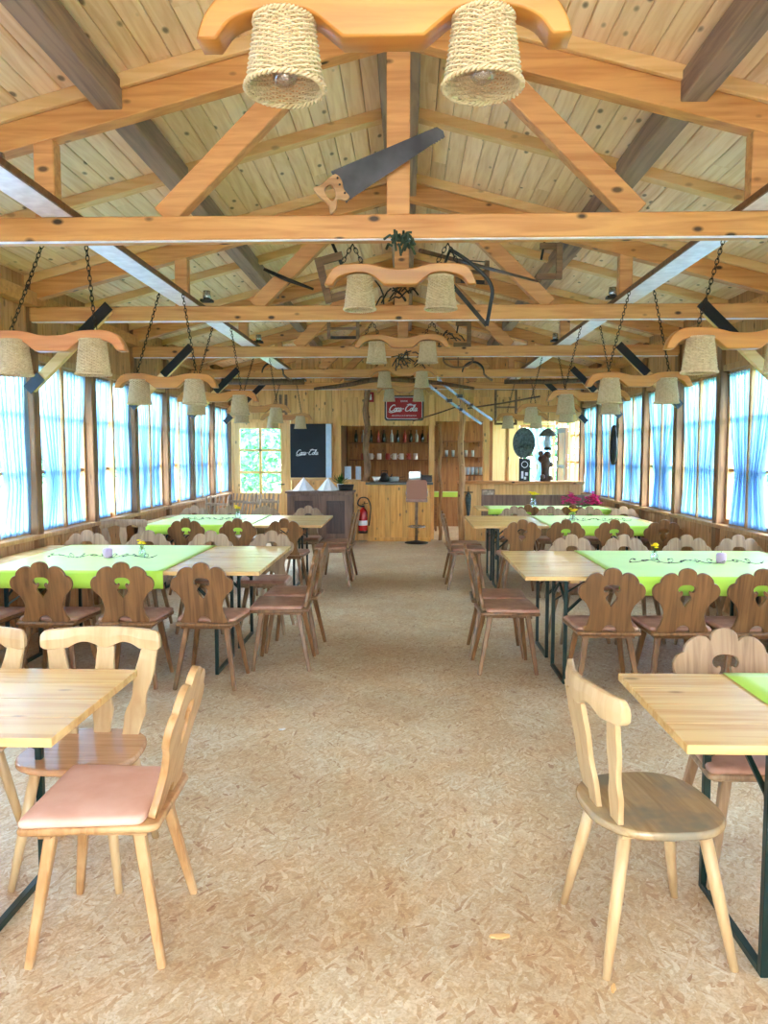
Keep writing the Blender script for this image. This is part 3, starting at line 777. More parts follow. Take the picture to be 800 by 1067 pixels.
# ------------------------------------------------------------------ tables
def make_table(label, x, y, w=0.72, ln=2.2, group='beer tables', flip=1):
    LI = w/2-0.12; leg_in = 0.295 if flip > 0 else 0.335
    t = thing('folding_table', label, 'table', (x, y, 0), 0, group)
    tp = MB(); nb = 4; bw = w/nb
    for k in range(nb): tp.box((0, -w/2+k*bw+0.0008, 0.742), (flip*ln, -w/2+(k+1)*bw-0.0008, 0.77))
    if flip < 0: tp.f = [f[::-1] for f in tp.f]
    tp.build('table_top', M['table'], t, 0.0018)
    bt = MB()
    for a in (0.34, 1.1, 1.86): bt.box((flip*a-0.03, -w/2+0.05, 0.718), (flip*a+0.03, w/2-0.05, 0.742))
    bt.build('batten', M['table'], t)
    for k, a in enumerate((leg_in, ln-leg_in)):
        x0 = flip*a; fr = MB()
        for sy_ in (-1, 1): fr.box((x0-0.0125, sy_*LI-0.0125, 0.0), (x0+0.0125, sy_*LI+0.0125, 0.72))
        fr.box((x0-0.0125, -LI+0.0125, 0.0), (x0+0.0125, LI-0.0125, 0.025)); fr.box((x0-0.0125, -LI+0.0125, 0.69), (x0+0.0125, LI-0.0125, 0.72))
        fr.build('leg_frame', M['green_metal'], t, 0.002)
        dirn = flip*(1 if k == 0 else -1)
        br = MB()
        for sy_ in (-1, 1): br.bar((x0, sy_*LI, 0.50), (x0+dirn*0.27, sy_*0.10, 0.712), 0.022, 0.012)
        br.bar((x0+dirn*0.27, -0.14, 0.711), (x0+dirn*0.27, 0.14, 0.711), 0.03, 0.012)
        br.bar((x0, LI-.01, 0.56), (x0, -LI*.2, 0.70), 0.016, 0.010); br.bar((x0, -LI+.01, 0.56), (x0, LI*.2, 0.70), 0.016, 0.010)
        br.build('brace', M['green_metal'], t)
    return t
LX, RX = -1.035, 0.80
make_table('bare pine folding table at the left front corner of the picture', LX, 2.51, flip=-1)
make_table('pine folding table at the right front with its green cloth at the picture edge', RX, 2.515, flip=1)
make_table('near pine table of the left pair in the second row', LX, 5.665, 0.735, flip=-1)
make_table('far pine table of the left pair in the second row', LX, 6.415, 0.735, flip=-1)
make_table('near pine table of the right pair in the second row', RX, 5.485, 0.68, flip=1)
make_table('far pine table of the right pair in the second row', RX, 6.175, 0.68, flip=1)
make_table('near pine table of the left pair in the third row', LX+.05, 9.11, 0.70, flip=-1)
make_table('far pine table of the left pair in the third row', LX+.05, 9.83, 0.70, flip=-1)
make_table('near pine table of the right pair in the third row', RX-.04, 9.10, 0.70, flip=1)
make_table('far pine table of the right pair in the third row', RX-.04, 9.82, 0.70, flip=1)
make_table('table with green cloth in the last row on the right', RX+.25, 11.75, 0.75, flip=1, ln=2.1)

def table_cloth(x0, x1, y0, y1, hang, label):
    nx, ny = 24, 12; mb = MB(); T = 0.7725
    prof = []
    if hang: prof += [(y0-0.012, T-hang), (y0-0.011, T-hang*.6), (y0-0.010, T-.02), (y0-0.006, T+0.001)]
    for j in range(ny+1): prof.append((y0+(y1-y0)*j/ny, T+0.001))
    if hang: prof += [(y1+0.006, T+0.001), (y1+0.010, T-.02), (y1+0.011, T-hang*.6), (y1+0.012, T-hang)]
    vs = []
    for (yy, zz) in prof:
        for i in range(nx+1):
            u = i/nx; dy = 0
            if zz < T-0.01: dy = 0.004*math.sin(u*18)*(T-zz)/max(hang, .01)*(1 if yy > (y0+y1)/2 else -1)
            vs.append((x0+(x1-x0)*u, yy+dy, zz))
    k = len(prof)
    mb.add(vs, [(j*(nx+1)+i, j*(nx+1)+i+1, (j+1)*(nx+1)+i+1, (j+1)*(nx+1)+i) for j in range(k-1) for i in range(nx)], True)
    o = mb.build('table_cloth', M['cloth']); o.data.polygons.foreach_set('use_smooth', [True]*len(o.data.polygons))
    sm = o.modifiers.new('s', 'SOLIDIFY'); sm.thickness = 0.0012; sm.offset = 1
    tag(o, label, 'tablecloth', 'lime green tablecloths'); return o
table_cloth(-3.02, -1.71, 5.298, 6.783, 0.125, 'lime green cloth over the left table pair in the second row')
table_cloth(1.42, 2.97, 5.145, 6.515, 0.125, 'lime green cloth over the right table pair in the second row')
table_cloth(1.19, 2.98, 2.155, 2.875, 0.0, 'lime green cloth on the front right table, cut by the picture edge')
table_cloth(-3.02, -1.80, 8.76, 10.18, 0.11, 'lime green cloth over the left table pair in the third row')
table_cloth(1.62, 2.85, 8.75, 10.17, 0.11, 'lime green cloth over the right table pair in the third row')
table_cloth(1.2, 3.0, 11.375, 12.125, 0.08, 'lime green cloth on the last right table under the ledge')

# ------------------------------------------------------------------ chairs
S_ = 0.00092
half = [(48, 0), (160, 0), (176, 10), (172, 30), (158, 48), (150, 75), (141, 110), (140, 140), (150, 175), (170, 212), (195, 240)]
lobe1 = [(195, 240), (216, 258), (228, 288), (226, 322), (208, 350), (182, 362)]
lobe2 = [(182, 362), (172, 392), (146, 420), (112, 434), (82, 430), (62, 412)]
lobe3 = [(62, 412), (56, 442), (34, 462), (0, 470)]
R_ = [half[0]]+smooth_ring(half[1:], 3, False)[0:]+smooth_ring(lobe1, 3, False)[1:]+smooth_ring(lobe2, 3, False)[1:]+smooth_ring(lobe3, 3, False)[1:]
notch = [(48, 0), (46, 22), (34, 42), (18, 52), (0, 55)]
Rn = notch[::-1][:-1]+R_           # from (0,55) down to the base then round to the top
outl = [(x*S_, y*S_) for x, y in Rn]
outl = outl+[(-x, y) for x, y in reversed(outl[1:-1])]
hole_h = [(0, 352), (28, 350), (50, 338), (58, 318), (50, 300), (36, 296), (30, 304), (22, 296), (26, 276), (38, 262), (34, 240), (16, 215), (0, 190)]
hr = [(x*S_, y*S_) for x, y in smooth_ring(hole_h, 2, False)]
hole = hr+[(-x, y) for x, y in reversed(hr[1:-1])]
me_back = poly_mesh('backrest', outl, [hole], 0.024, 0.0025, 1)
TILT = math.radians(11)

def seat_outline(wf, wb, d0, d1, r=0.03):
    pts = []
    cs = [(-wb/2, d0), (wb/2, d0), (wf/2, d1), (-wf/2, d1)]
    for i, (x, y) in enumerate(cs):
        px, py = cs[i-1]; nx, ny = cs[(i+1) % 4]
        v1 = Vector((px-x, py-y)).normalized()*r; v2 = Vector((nx-x, ny-y)).normalized()*r
        for t in (0, .25, .5, .75, 1):
            a = Vector((x, y))+v1; b = Vector((x, y)); c = Vector((x, y))+v2
            q = a*(1-t)**2+b*2*t*(1-t)+c*t*t; pts.append((q.x, q.y))
    return pts
def slab(pts, z0, z1, bevel=0.0, dome=0.0):
    n = len(pts); mb = MB()
    rings = [(0.985, z0), (1, z0+min(.006, (z1-z0)/3)), (1, z1-min(.008, (z1-z0)/3)), (0.975, z1)]
    if dome: rings += [(0.9, z1+dome*.5), (0.7, z1+dome*.85), (0.35, z1+dome)]
    cx0 = sum(p[0] for p in pts)/n; cy0 = sum(p[1] for p in pts)/n
    vs = []
    for s, z in rings:
        for x, y in pts: vs.append((cx0+(x-cx0)*s, cy0+(y-cy0)*s, z))
    fs = []
    for k in range(len(rings)-1):
        for j in range(n): fs.append((k*n+j, k*n+(j+1) % n, (k+1)*n+(j+1) % n, (k+1)*n+j))
    mb.add(vs, fs, True); o = len(vs)
    mb.f.append(list(range(n))[::-1]); mb.sm.append(False); mb.f.append([(len(rings)-1)*n+j for j in range(n)]); mb.sm.append(bool(dome))
    return mb
seat_pts = seat_outline(0.46, 0.40, -0.215, 0.215)
cush_pts = seat_outline(0.450, 0.395, -0.168, 0.211, 0.028)

PROTO = {}
def scallop_chair(kind, label, loc, rz, group):
    wm = {'brown': M['brown'], 'grey': M['grey'], 'blond': M['blond']}[kind]; cm = M['cushion'] if kind == 'blond' else M['cushion_b']
    if kind in PROTO: return copy_tree(PROTO[kind], loc=loc, rz=rz, label=label, group=group)
    t = thing('scalloped_chair', label, 'chair', loc, rz, group); PROTO[kind] = t
    slab(seat_pts, 0.435, 0.458).build('seat', wm, t)
    slab(cush_pts, 0.457, 0.480, dome=0.007).build('cushion', cm, t)
    ap = MB(); ap.box((-0.17, -0.17, 0.41), (0.17, -0.13, 0.436)); ap.box((-0.19, 0.12, 0.41), (0.19, 0.16, 0.436)); ap.box((-0.17, -0.13, 0.412), (-0.13, 0.12, 0.436)); ap.box((0.13, -0.13, 0.412), (0.17, 0.12, 0.436)); ap.build('apron', wm, t)
    me = me_back.copy(); o = link('backrest', me, wm, t); o.location = (0, -0.182, 0.456); o.rotation_euler = (TILT if kind != 'blond' else TILT+.05, 0, 0)
    if kind == 'blond': o.scale = (1, 1, 1.06)
    for sx in (-1, 1):
        for sy_ in (-1, 1):
            lg = MB().bar((0, 0, 0.425), (sx*0.07, sy_*(0.085 if sy_ < 0 else 0.06), 0.0), 0.038, 0.038, up=(0, 1, 0), w2=0.026, h2=0.026)
            o = lg.build('leg', wm, t, 0.005); o.location = (sx*0.135, sy_*0.135, 0)
    return t

def rail_chair(kind, label, loc, rz, group):
    key = 'rail'+kind
    wm = M['pale'] if kind == 'pale' else M['grey']; sm = {'pale': M['wornseat'], 'gloss': M['seatgloss']}.get(kind, M['grey'])
    if kind == 'gloss': wm = M['pale']
    if key in PROTO: return copy_tree(PROTO[key], loc=loc, rz=rz, label=label, group=group)
    t = thing('curved_rail_chair', label, 'chair', loc, rz, group); PROTO[key] = t
    sp = []
    for i in range(40):
        th = 2*PI*i/40; c, s = math.cos(th), math.sin(th)
        e = 2.7; x = 0.225*math.copysign(abs(c)**(2/e), c); y = 0.215*math.copysign(abs(s)**(2/e), s)
        x *= 1.0+0.06*(y/0.215); sp.append((x, y))
    slab(sp, 0.436, 0.462).build('seat', sm, t)
    # curved top rail with two arches below
    n = 40; mb = MB(); vs = []
    def ctr(u): return -0.235+0.055*(u/0.245)**2
    for i in range(n+1):
        u = -0.245+0.49*i/n; a = abs(u)
        zt = 0.885-0.006*(a/0.245)**2
        zb = 0.800
        if 0.02 < a < 0.15: zb += 0.024*math.sin(PI*(a-0.02)/0.13)
        if a > 0.225: zt -= 0.018*((a-0.225)/0.02)**2; zb += 0.014*((a-0.225)/0.02)**2
        y = ctr(u)
        vs += [(u, y-0.014, zb), (u, y+0.014, zb), (u, y+0.016, (zb+zt)/2), (u, y+0.010, zt), (u, y-0.010, zt), (u, y-0.016, (zb+zt)/2)]
    fs = [(i*6+j, i*6+(j+1) % 6, (i+1)*6+(j+1) % 6, (i+1)*6+j) for i in range(n) for j in range(6)]
    fs += [tuple(range(6))[::-1], tuple(n*6+j for j in range(6))]
    mb.add([(x, y, z) for x, y, z in vs], fs, False); mb.build('top_rail', wm, t, 0.003)
    for sx in (-1, 0, 1):
        prof = [(.033, 0), (.036, .04), (.042, .09), (.03, .14), (.031, .18), (.04, .24), (.036, .30), (.034, .345)]
        prof = smooth_ring(prof, 3, False)
        ring = [(x, z) for x, z in prof]+[(-x, z) for x, z in reversed(prof)]
        me = poly_mesh('splat', ring, [], 0.018, 0.002, 1)
        o = link('splat', me, wm, t)
        bx, tx = sx*0.125, sx*0.195
        y0, y1 = -0.172+0.02*abs(sx), ctr(tx)
        sh = Matrix(((1, 0, (tx-bx)/0.345, bx), (0, 1, (y1-y0)/0.345, y0), (0, 0, 1, 0.460), (0, 0, 0, 1)))
        me.transform(sh); me.update()
    for sx in (-1, 1):
        for sy_ in (-1, 1):
            pts = [(0, 0, 0.437), (sx*0.035, sy_*0.04, 0.22), (sx*0.07, sy_*0.08, 0.0)]
            o = MB().tube(pts, [0.021, 0.0195, 0.014], 14).build('leg', wm, t); o.location = (sx*0.13, sy_*0.125, 0)
    ub = MB(); ub.box((-0.165, -0.15, 0.42), (-0.10, 0.15, 0.437)); ub.box((0.10, -0.15, 0.42), (0.165, 0.15, 0.437)); ub.build('seat_batten', wm, t)
    return t

def spindle_chair(label, loc, rz, group):
    if 'sp' in PROTO: return copy_tree(PROTO['sp'], loc=loc, rz=rz, label=label, group=group)
    t = thing('slat_back_chair', label, 'chair', loc, rz, group); PROTO['sp'] = t
    slab(seat_pts, 0.435, 0.460).build('seat', M['brown'], t)
    for k in range(6):
        u = -0.15+0.06*k
        MB().bar((u, -0.18, 0.455), (u*1.25, -0.29, 0.93), 0.026, 0.012).build('slat', M['grey'], t, 0.002)
    MB().bar((-0.2, -0.262, 0.80), (0.2, -0.262, 0.80), 0.016, 0.04).build('back_rail', M['grey'], t, 0.002)
    for sx in (-1, 1):
        for sy_ in (-1, 1):
            o = MB().bar((0, 0, 0.437), (sx*0.07, sy_*0.07, 0.0), 0.034, 0.034, up=(0, 1, 0), w2=0.024, h2=0.024).build('leg', M['brown'], t, 0.004); o.location = (sx*0.135, sy_*0.135, 0)
    return t

# front row (facing: local +y is the way the sitter looks)
scallop_chair('blond', 'blond scalloped chair with pink cushion at the end of the left front table', (-0.985, 2.45, 0), PI/2+math.radians(2), 'front row chairs')
rail_chair('pale', 'pale curved-rail chair with worn seat at the end of the right front table', (0.79, 2.47, 0), -PI/2+math.radians(7), 'front row chairs')
rail_chair('gloss', 'pale curved-rail chair with shiny seat behind the left front table', (-1.245, 2.86, 0), PI, 'front row chairs')
rail_chair('gloss', 'pale curved-rail chair at the left picture edge behind the front table', (-1.80, 2.86, 0), PI, 'front row chairs')
scallop_chair('grey', 'greyish scalloped chair behind the right front table', (1.305, 2.90, 0), PI, 'front row chairs')
scallop_chair('grey', 'greyish scalloped chair behind the right front table, beyond the picture edge', (1.95, 2.90, 0), PI, 'front row chairs')

def rowc(kind, x, y, rz, side, row, where, j, jit=2.5):
    lab = {'brown': 'brown', 'grey': 'greyish brown'}[kind]+' scalloped chair, %s from the aisle, %s side of %s %s row tables' % (ORD[j], where, side, row)
    scallop_chair(kind, lab, (x, y, 0), rz+math.radians(random.uniform(-jit, jit)), 'scalloped chairs')
for j, x in enumerate((-1.36, -1.91, -2.45, -2.99)): rowc('brown', x, 5.26, 0, 'left', 'second', 'near', j)
for j, x in enumerate((1.30, 1.76, 2.22, 2.70)): rowc('brown', x, 5.08, 0, 'right', 'second', 'near', j)
for j, x in enumerate((-1.27, -1.83, -2.40, -2.98)): rowc('grey', x, 6.83, PI, 'left', 'second', 'far', j, 5)
for j, x in enumerate((1.48, 1.94, 2.46, 2.92)): rowc('grey', x, 6.58, PI, 'right', 'second', 'far', j, 5)
for j, x in enumerate((-1.36, -1.88, -2.46)): rowc('brown', x, 8.70, 0, 'left', 'third', 'near', j)
for j, x in enumerate((1.26, 1.74, 2.27, 2.80)): rowc('brown', x, 8.66, 0, 'right', 'third', 'near', j)
for j, x in enumerate((-1.37, -1.93, -2.42, -2.92)): rowc('grey', x, 10.22, PI, 'left', 'third', 'far', j, 5)
for j, x in enumerate((1.45, 1.94, 2.46, 2.93)): rowc('grey', x, 10.22, PI, 'right', 'third', 'far', j, 5)
rail_chair('grey', 'greyish curved-rail chair between the second and third row tables at the left', (-2.96, 7.95, 0), PI+0.45, 'curved-rail chairs')
EC = 'chairs at the table ends along the aisle'
for kind, x, y, rz, lab in (('brown', -0.94, 5.72, PI/2, 'near brown cushioned chair at the aisle end of the left second row tables'), ('brown', -0.92, 6.2, PI/2, 'far brown cushioned chair at the aisle end of the left second row tables'),
                       ('brown', 0.735, 5.66, -PI/2, 'near brown cushioned chair at the aisle end of the right second row tables'), ('brown', 0.725, 6.12, -PI/2, 'far brown cushioned chair at the aisle end of the right second row tables'),
                       ('brown', -0.90, 9.25, PI/2, 'near brown cushioned chair at the aisle end of the left third row tables'), ('brown', -0.88, 9.78, PI/2, 'far brown cushioned chair at the aisle end of the left third row tables'),
                       ('brown', 0.70, 9.1, -PI/2, 'near brown cushioned chair at the aisle end of the right third row tables'), ('brown', 0.70, 9.62, -PI/2, 'far brown cushioned chair at the aisle end of the right third row tables')):
    scallop_chair(kind, lab, (x, y, 0), rz+math.radians(random.uniform(-3, 3)), EC)
for j, (x, y, r) in enumerate(((-3.02, 11.6, 2.9), (-2.62, 12.0, 2.6), (-2.25, 12.25, 3.3), (-2.9, 12.35, 2.7), (-2.5, 12.75, 3.0))):
    spindle_chair('%s slat-back chair in the group parked by the glazed door, counted from the window' % ORD[j], (x, y, 0), r, 'parked slat-back chairs')
for j, (x, y, r) in enumerate(((1.7, 11.18, 0), (2.3, 11.18, 0.1))):
    scallop_chair('brown', ('left' if j == 0 else 'right')+' brown scalloped chair before the last table on the right', (x, y-0.1, 0), r, 'scalloped chairs')
# bench along the ledge
t = thing('wall_bench', 'dark corner bench with long backrest under the right ledge', 'bench', (2.2, 12.7, 0))
MB().box((-0.95, -0.2, 0.42), (0.95, 0.2, 0.46)).build('seat', M['cab'], t, 0.006)
MB().box((-0.95, 0.2, 0.42), (0.95, 0.24, 0.90)).build('backrest', M['cab'], t, 0.006)
for x in (-0.85, 0.85): MB().box((x-0.03, -0.18, 0), (x+0.03, 0.2, 0.42)).build('leg', M['cab'], t)

# ------------------------------------------------------------------ things on the tables
def flowers(x, y, label, s=1.0):
    t = thing('flower_vase', label, 'vase of flowers', (x, y, 0.775), random.uniform(0, 6), 'little vases of yellow flowers')
    MB().lathe([(.022*s, 0), (.028*s, .01*s), (.03*s, .035*s), (.018*s, .055*s), (.024*s, .07*s)], 16, cap1=False).build('vase', M['vase'], t)
    st = MB(); fl_ = MB(); r = random.Random(int(x*100))
    for k in range(9):
        a = r.uniform(0, 6.28); q = r.uniform(.0, .042)*s; h = r.uniform(.10, .125)*s
        p = (q*math.cos(a), q*math.sin(a), h); st.tube([(0, 0, .01*s), (p[0]*.3, p[1]*.3, .06*s), p], .0016, 5)
        for j in range(8):
            b = j*PI/4; fl_.blob((p[0]+.010*s*math.cos(b), p[1]+.010*s*math.sin(b), p[2]+.002), .0075*s, 6, 4, (1, 1, .6))
        fl_.blob((p[0], p[1], p[2]+.004), .006*s, 6, 4)
    st.build('stems', M['leaf'], t); fl_.build('blossoms', M['yellow'], t)
flowers(-2.12, 6.05, 'small glass vase of yellow flowers on the left second row cloth')
flowers(1.91, 5.95, 'small glass vase of yellow flowers on the right second row cloth')
flowers(-2.12, 9.55, 'small glass vase of yellow flowers on the left third row cloth', 1.3)
flowers(1.92, 11.7, 'tall bunch of yellow flowers on the last right table', 1.9)
flowers(2.02, 9.4, 'small glass vase of yellow flowers on the right third row cloth', 1.2)
def garland(x, y, ln, label, seed):
    r = random.Random(seed); pts = []
    for i in range(150):
        a = i*0.42; u = i/149
        pts.append((-ln/2+ln*u+0.035*math.cos(a), 0.05*math.sin(a)*(1+.5*math.sin(i*.13)), 0.006+0.012*(1+math.sin(a*1.3+1))))
    mb = MB().tube(pts, 0.0018, 5)
    for i in range(0, 150, 7): mb.blob(pts[i], 0.008, 6, 4, (1.4, .8, .5))
    o = mb.build('wire_garland', M['wire']); o.location = (x, y, 0.775); tag(o, label, 'table garland', 'wire garlands on the tablecloths')
garland(-2.42, 5.95, 0.85, 'curly dark wire garland on the left second row cloth', 1)
garland(2.15, 5.78, 0.95, 'curly dark wire garland on the right second row cloth', 2)
garland(-2.4, 9.4, 0.8, 'curly dark wire garland on the left third row cloth', 3)
garland(2.3, 9.4, 0.8, 'curly dark wire garland on the right third row cloth', 4)
def candle(x, y, label):
    t = thing('candle_glass', label, 'candle', (x, y, 0.775), 0, 'lilac candles')
    MB().lathe([(.03, 0), (.036, .02), (.038, .06), (.03, .075), (.012, .078)], 16).build('candle', M['lilac'], t)
    MB().tube([(0, 0, .078), (0.001, 0, .09)], .0015, 5).build('wick', M['black'], t)
candle(-2.36, 5.95, 'round lilac candle in the left second row garland'); candle(2.36, 5.80, 'round lilac candle in the right second row garland')
# magenta flowers at the last table
t = thing('magenta_bouquet', 'big magenta flower arrangement at the right before the last table', 'flowers', (2.58, 11.55, 0.775))
fb = MB(); r = random.Random(5)
for k in range(110):
    q = r.uniform(0, 1); cc = (-.12, .20)[k % 2]; a_ = r.uniform(0, 6.28); x = cc+q*.15*math.cos(a_); c = (x, q*.1*math.sin(a_), .04+.20*r.uniform(.1, 1)*(1-.4*q))
    for j in range(5):
        a = j*1.256+r.uniform(0, 1); d = Vector((math.cos(a), math.sin(a), r.uniform(-.2, .7))).normalized()*0.045
        s_ = d.cross(Vector((0, 0, 1))).normalized()*0.02; C_ = Vector(c)
        fb.add([C_, C_+d*.6+s_, C_+d, C_+d*.6-s_], [(0, 1, 2, 3)])
fb.build('blossoms', M['magenta'], t)
lf = MB()
for k in range(20):
    a = r.uniform(0, 6.28); lf.tube([(0, 0, .01), (.25*math.cos(a), .05*math.sin(a), .06)], .004, 5)
lf.build('stems', M['leaf'], t)

# ------------------------------------------------------------------ end wall furnishings
# wordmark in flowing script, drawn as strokes
def stroke_letters():
    C1 = [[(1.05, .82), (.98, 1.0), (.78, 1.02), (.50, .82), (.30, .48), (.30, .14), (.50, -.02), (.80, .06), (1.02, .25)]]
    o_ = [[(.30, .52), (.14, .40), (.08, .16), (.20, .0), (.38, .10), (.46, .34), (.36, .52), (.28, .44), (.50, .40)]]
    c_ = [[(.42, .44), (.32, .54), (.16, .40), (.10, .16), (.22, .0), (.44, .12)]]
    a_ = [[(.42, .46), (.26, .54), (.12, .36), (.10, .10), (.22, .0), (.38, .20), (.46, .50), (.42, .12), (.50, .0), (.62, .12)]]
    l_ = [[(.08, .2), (.30, .62), (.36, .92), (.26, 1.0), (.18, .74), (.16, .2), (.26, .0), (.42, .12)]]
    out = []; x = 0
    for g_, adv in ((C1, .95), (o_, .42), (c_, .38), (a_, .62), ([[(0, .34), (.28, .42)]], .28), (C1, .95), (o_, .42), (l_, .34), (a_, .60)):
        for s in g_: out.append([(px+x, pz) for px, pz in s])
        x += adv
    out.append([(.15, -.08), (.55, -.26), (1.1, -.14), (1.6, -.05), (2.2, -.12)])      # swash under the first capital
    out.append([(3.0, 1.02), (3.5, 1.16), (4.0, .98), (4.5, 1.1)])                      # swash over the second capital
    return out, x
def wordmark(name, width, mat, parent, loc, r=0.05, thick=0.004):
    st, W = stroke_letters(); k = width/W; mb = MB()
    for s in st:
        pts = smooth_ring(s, 4, False); n = len(pts)
        rs = [(r*k*(0.7+0.7*math.sin(PI*i/(n-1)))) for i in range(n)]
        vs = []
        for i, (px, pz) in enumerate(pts):
            a = pts[max(i-1, 0)]; b = pts[min(i+1, n-1)]; d = Vector((b[0]-a[0], b[1]-a[1])).normalized(); nn = Vector((-d.y, d.x))
            X = (px+0.22*pz)*k; Z = pz*k
            for sg in (-1, 1): vs.append((X+nn.x*rs[i]*sg*1.15, 0, Z+nn.y*rs[i]*sg))
        vs2 = [(x, -thick, z) for x, y, z in vs]; m = len(vs)
        fs = [(2*i, 2*i+2, 2*i+3, 2*i+1) for i in range(n-1)]+[(m+2*i, m+2*i+1, m+2*i+3, m+2*i+2) for i in range(n-1)]
        fs += [(2*i, m+2*i, m+2*i+2, 2*i+2) for i in range(n-1)]+[(2*i+1, 2*i+3, m+2*i+3, m+2*i+1) for i in range(n-1)]
        mb.add(vs+vs2, fs)
    o = mb.build(name, mat, parent); o.location = loc; return o
def text_obj(name, s, size, mat, parent, loc, align='CENTER'):
    cu = bpy.data.curves.new(name, 'FONT'); cu.body = s; cu.size = size; cu.extrude = 0.0015; cu.align_x = align
    ob = bpy.data.objects.new(name, cu); COL.objects.link(ob); dg = bpy.context.evaluated_depsgraph_get(); dg.update()
    me = bpy.data.meshes.new_from_object(ob.evaluated_get(dg)); bpy.data.objects.remove(ob); bpy.data.curves.remove(cu)
    me.transform(Matrix.Rotation(PI/2, 4, 'X')); me.materials.clear(); me.name = name
    o = link(name, me, mat, parent); o.location = loc; return o

def rrect(w, h, r, n=5):
    pts = []
    for cx, cz, a0 in ((w/2-r, h/2-r, 0), (-w/2+r, h/2-r, 90), (-w/2+r, -h/2+r, 180), (w/2-r, -h/2+r, 270)):
        for k in range(n+1):
            a = math.radians(a0+90*k/n); pts.append((cx+r*math.cos(a), cz+r*math.sin(a)))
    return pts
# black menu board on the wall
t = thing('menu_board', 'tall black board with white script lettering above the dark cabinet', 'sign', (-1.81, 14.05, 1.15))
MB().box((-.325, -.02, 0), (.325, .14, .98)).build('board', M['board'], t, 0.006)
MB().box((.327, -.015, 0.0), (.42, .14, .98)).build('pale_side', M['bluewhite'], t)
wordmark('lettering', 0.42, M['white'], t, (-.235, -.022, .42))
MB().box((-.34, -.03, -.05), (.44, .15, -.002)).build('shelf', M['rafter'], t)
# red enamel sign
t = thing('enamel_sign', 'red enamel sign with white script lettering above the bar', 'sign', (-0.055, 14.17, 2.42))
link('panel', poly_mesh('panel', rrect(.72, .46, .05), [], .02, .002), plain('sign_dark_rim', (54, 40, 34), .4), t)
o = link('white_border', poly_mesh('white_border', rrect(.66, .40, .04), [], .006, 0), M['white'], t); o.location = (0, -.012, 0)
o = link('red_field', poly_mesh('red_field', rrect(.64, .38, .035), [], .006, 0), M['red'], t); o.location = (0, -.015, 0)
wordmark('lettering', 0.54, M['white'], t, (-.30, -.020, -.055), r=0.06)
text_obj('upper_words', 'DRINK', .045, M['white'], t, (0, -.020, .11)); text_obj('lower_words', 'DELICIOUS AND REFRESHING', .034, M['white'], t, (0, -.020, -.15))
# small red safety sign
t = thing('extinguisher_sign', 'small red and white safety sign high on the end wall', 'sign', (-0.70, 14.17, 2.62))
o = MB().box((-.09, -.006, -.09), (.09, .006, .09)).build('plate', M['red'], t)
MB().box((-.055, -.010, -.05), (-.02, -.006, .045)).box((-.045, -.010, .045), (-.03, -.006, .06)).build('cylinder_symbol', M['white'], t)
MB().box((.012, -.010, -.05), (.05, -.006, .0)).box((.02, -.010, 0), (.045, -.006, .05)).build('flame_symbol', M['white'], t)
# dark cabinet
t = thing('sideboard', 'dark brown panelled sideboard left of the bar', 'cabinet', (-1.525, 13.32, 0))
MB().box((-.57, .02, .06), (.57, .50, .90)).build('body', M['cab'], t, .004)
MB().box((-.60, -.02, .90), (.60, .52, .935)).build('top', M['cab'], t, .006)
MB().box((-.55, .03, 0), (.55, .48, .06)).build('plinth', M['cab'], t)
for sg in (-1, 1):
    d = MB(); x0, x1 = (.03, .53) if sg > 0 else (-.53, -.03)
    for lo, hi in (((x0, -.0, .10), (x0+.09, .019, .86)), ((x1-.09, 0, .10), (x1, .019, .86)), ((x0+.09, 0, .10), (x1-.09, .019, .19)), ((x0+.09, 0, .77), (x1-.09, .019, .86))): d.box(lo, hi)
    do = d.build('door', M['cab'], t, .003)
    MB().box((x0+.09, .010, .19), (x1-.09, .019, .77)).box((x0+.13, .004, .23), (x1-.13, .0095, .73)).build('door_panel', wood('cabinet_panel', (84, 64, 58), (58, 44, 40), .4, 'Z'), do)
    MB().blob((x0+.045 if sg > 0 else x1-.045, -.012, .5), .013, 10, 6).build('knob', M['iron'], do)
# folded white cones
def cone(x, y, label):
    n = 16; vs = []; 
    for i in range(n):
        a = 2*PI*i/n; rr = .205 if i % 2 else .185; vs.append((rr*math.cos(a), rr*math.sin(a)*.8, 0.004*(i % 2)))
    vs.append((0, 0, .235)); mb = MB(); mb.add(vs, [(i, (i+1) % n, n) for i in range(n)]+[tuple(range(n))[::-1]])
    o = mb.build('folded_cone', M['white']); o.location = (x, y, .936); tag(o, label, 'folded cloth', 'white cones on the sideboard')
cone(-1.83, 13.56, 'left white folded cone on the dark sideboard'); cone(-1.40, 13.56, 'right white folded cone on the dark sideboard')
# dark basket
t = thing('dark_basket', 'low black basket on the right end of the dark sideboard', 'basket', (-1.08, 13.56, .936))
bk_ = MB()
for k in range(6): bk_.tube([((.115+.004*k)*math.cos(a*PI/12), (.10+.004*k)*math.sin(a*PI/12), .008+.018*k) for a in range(24)], .008, 5, closed=True)
for a in range(16): bk_.tube([(.115*math.cos(a*PI/8), .10*math.sin(a*PI/8), 0), (.137*math.cos(a*PI/8), .12*math.sin(a*PI/8), .11)], .005, 5)
bk_.build('weave', M['black'], t); MB().lathe([(.11, .002), (.11, .05)], 20).build('contents', M['black'], t)
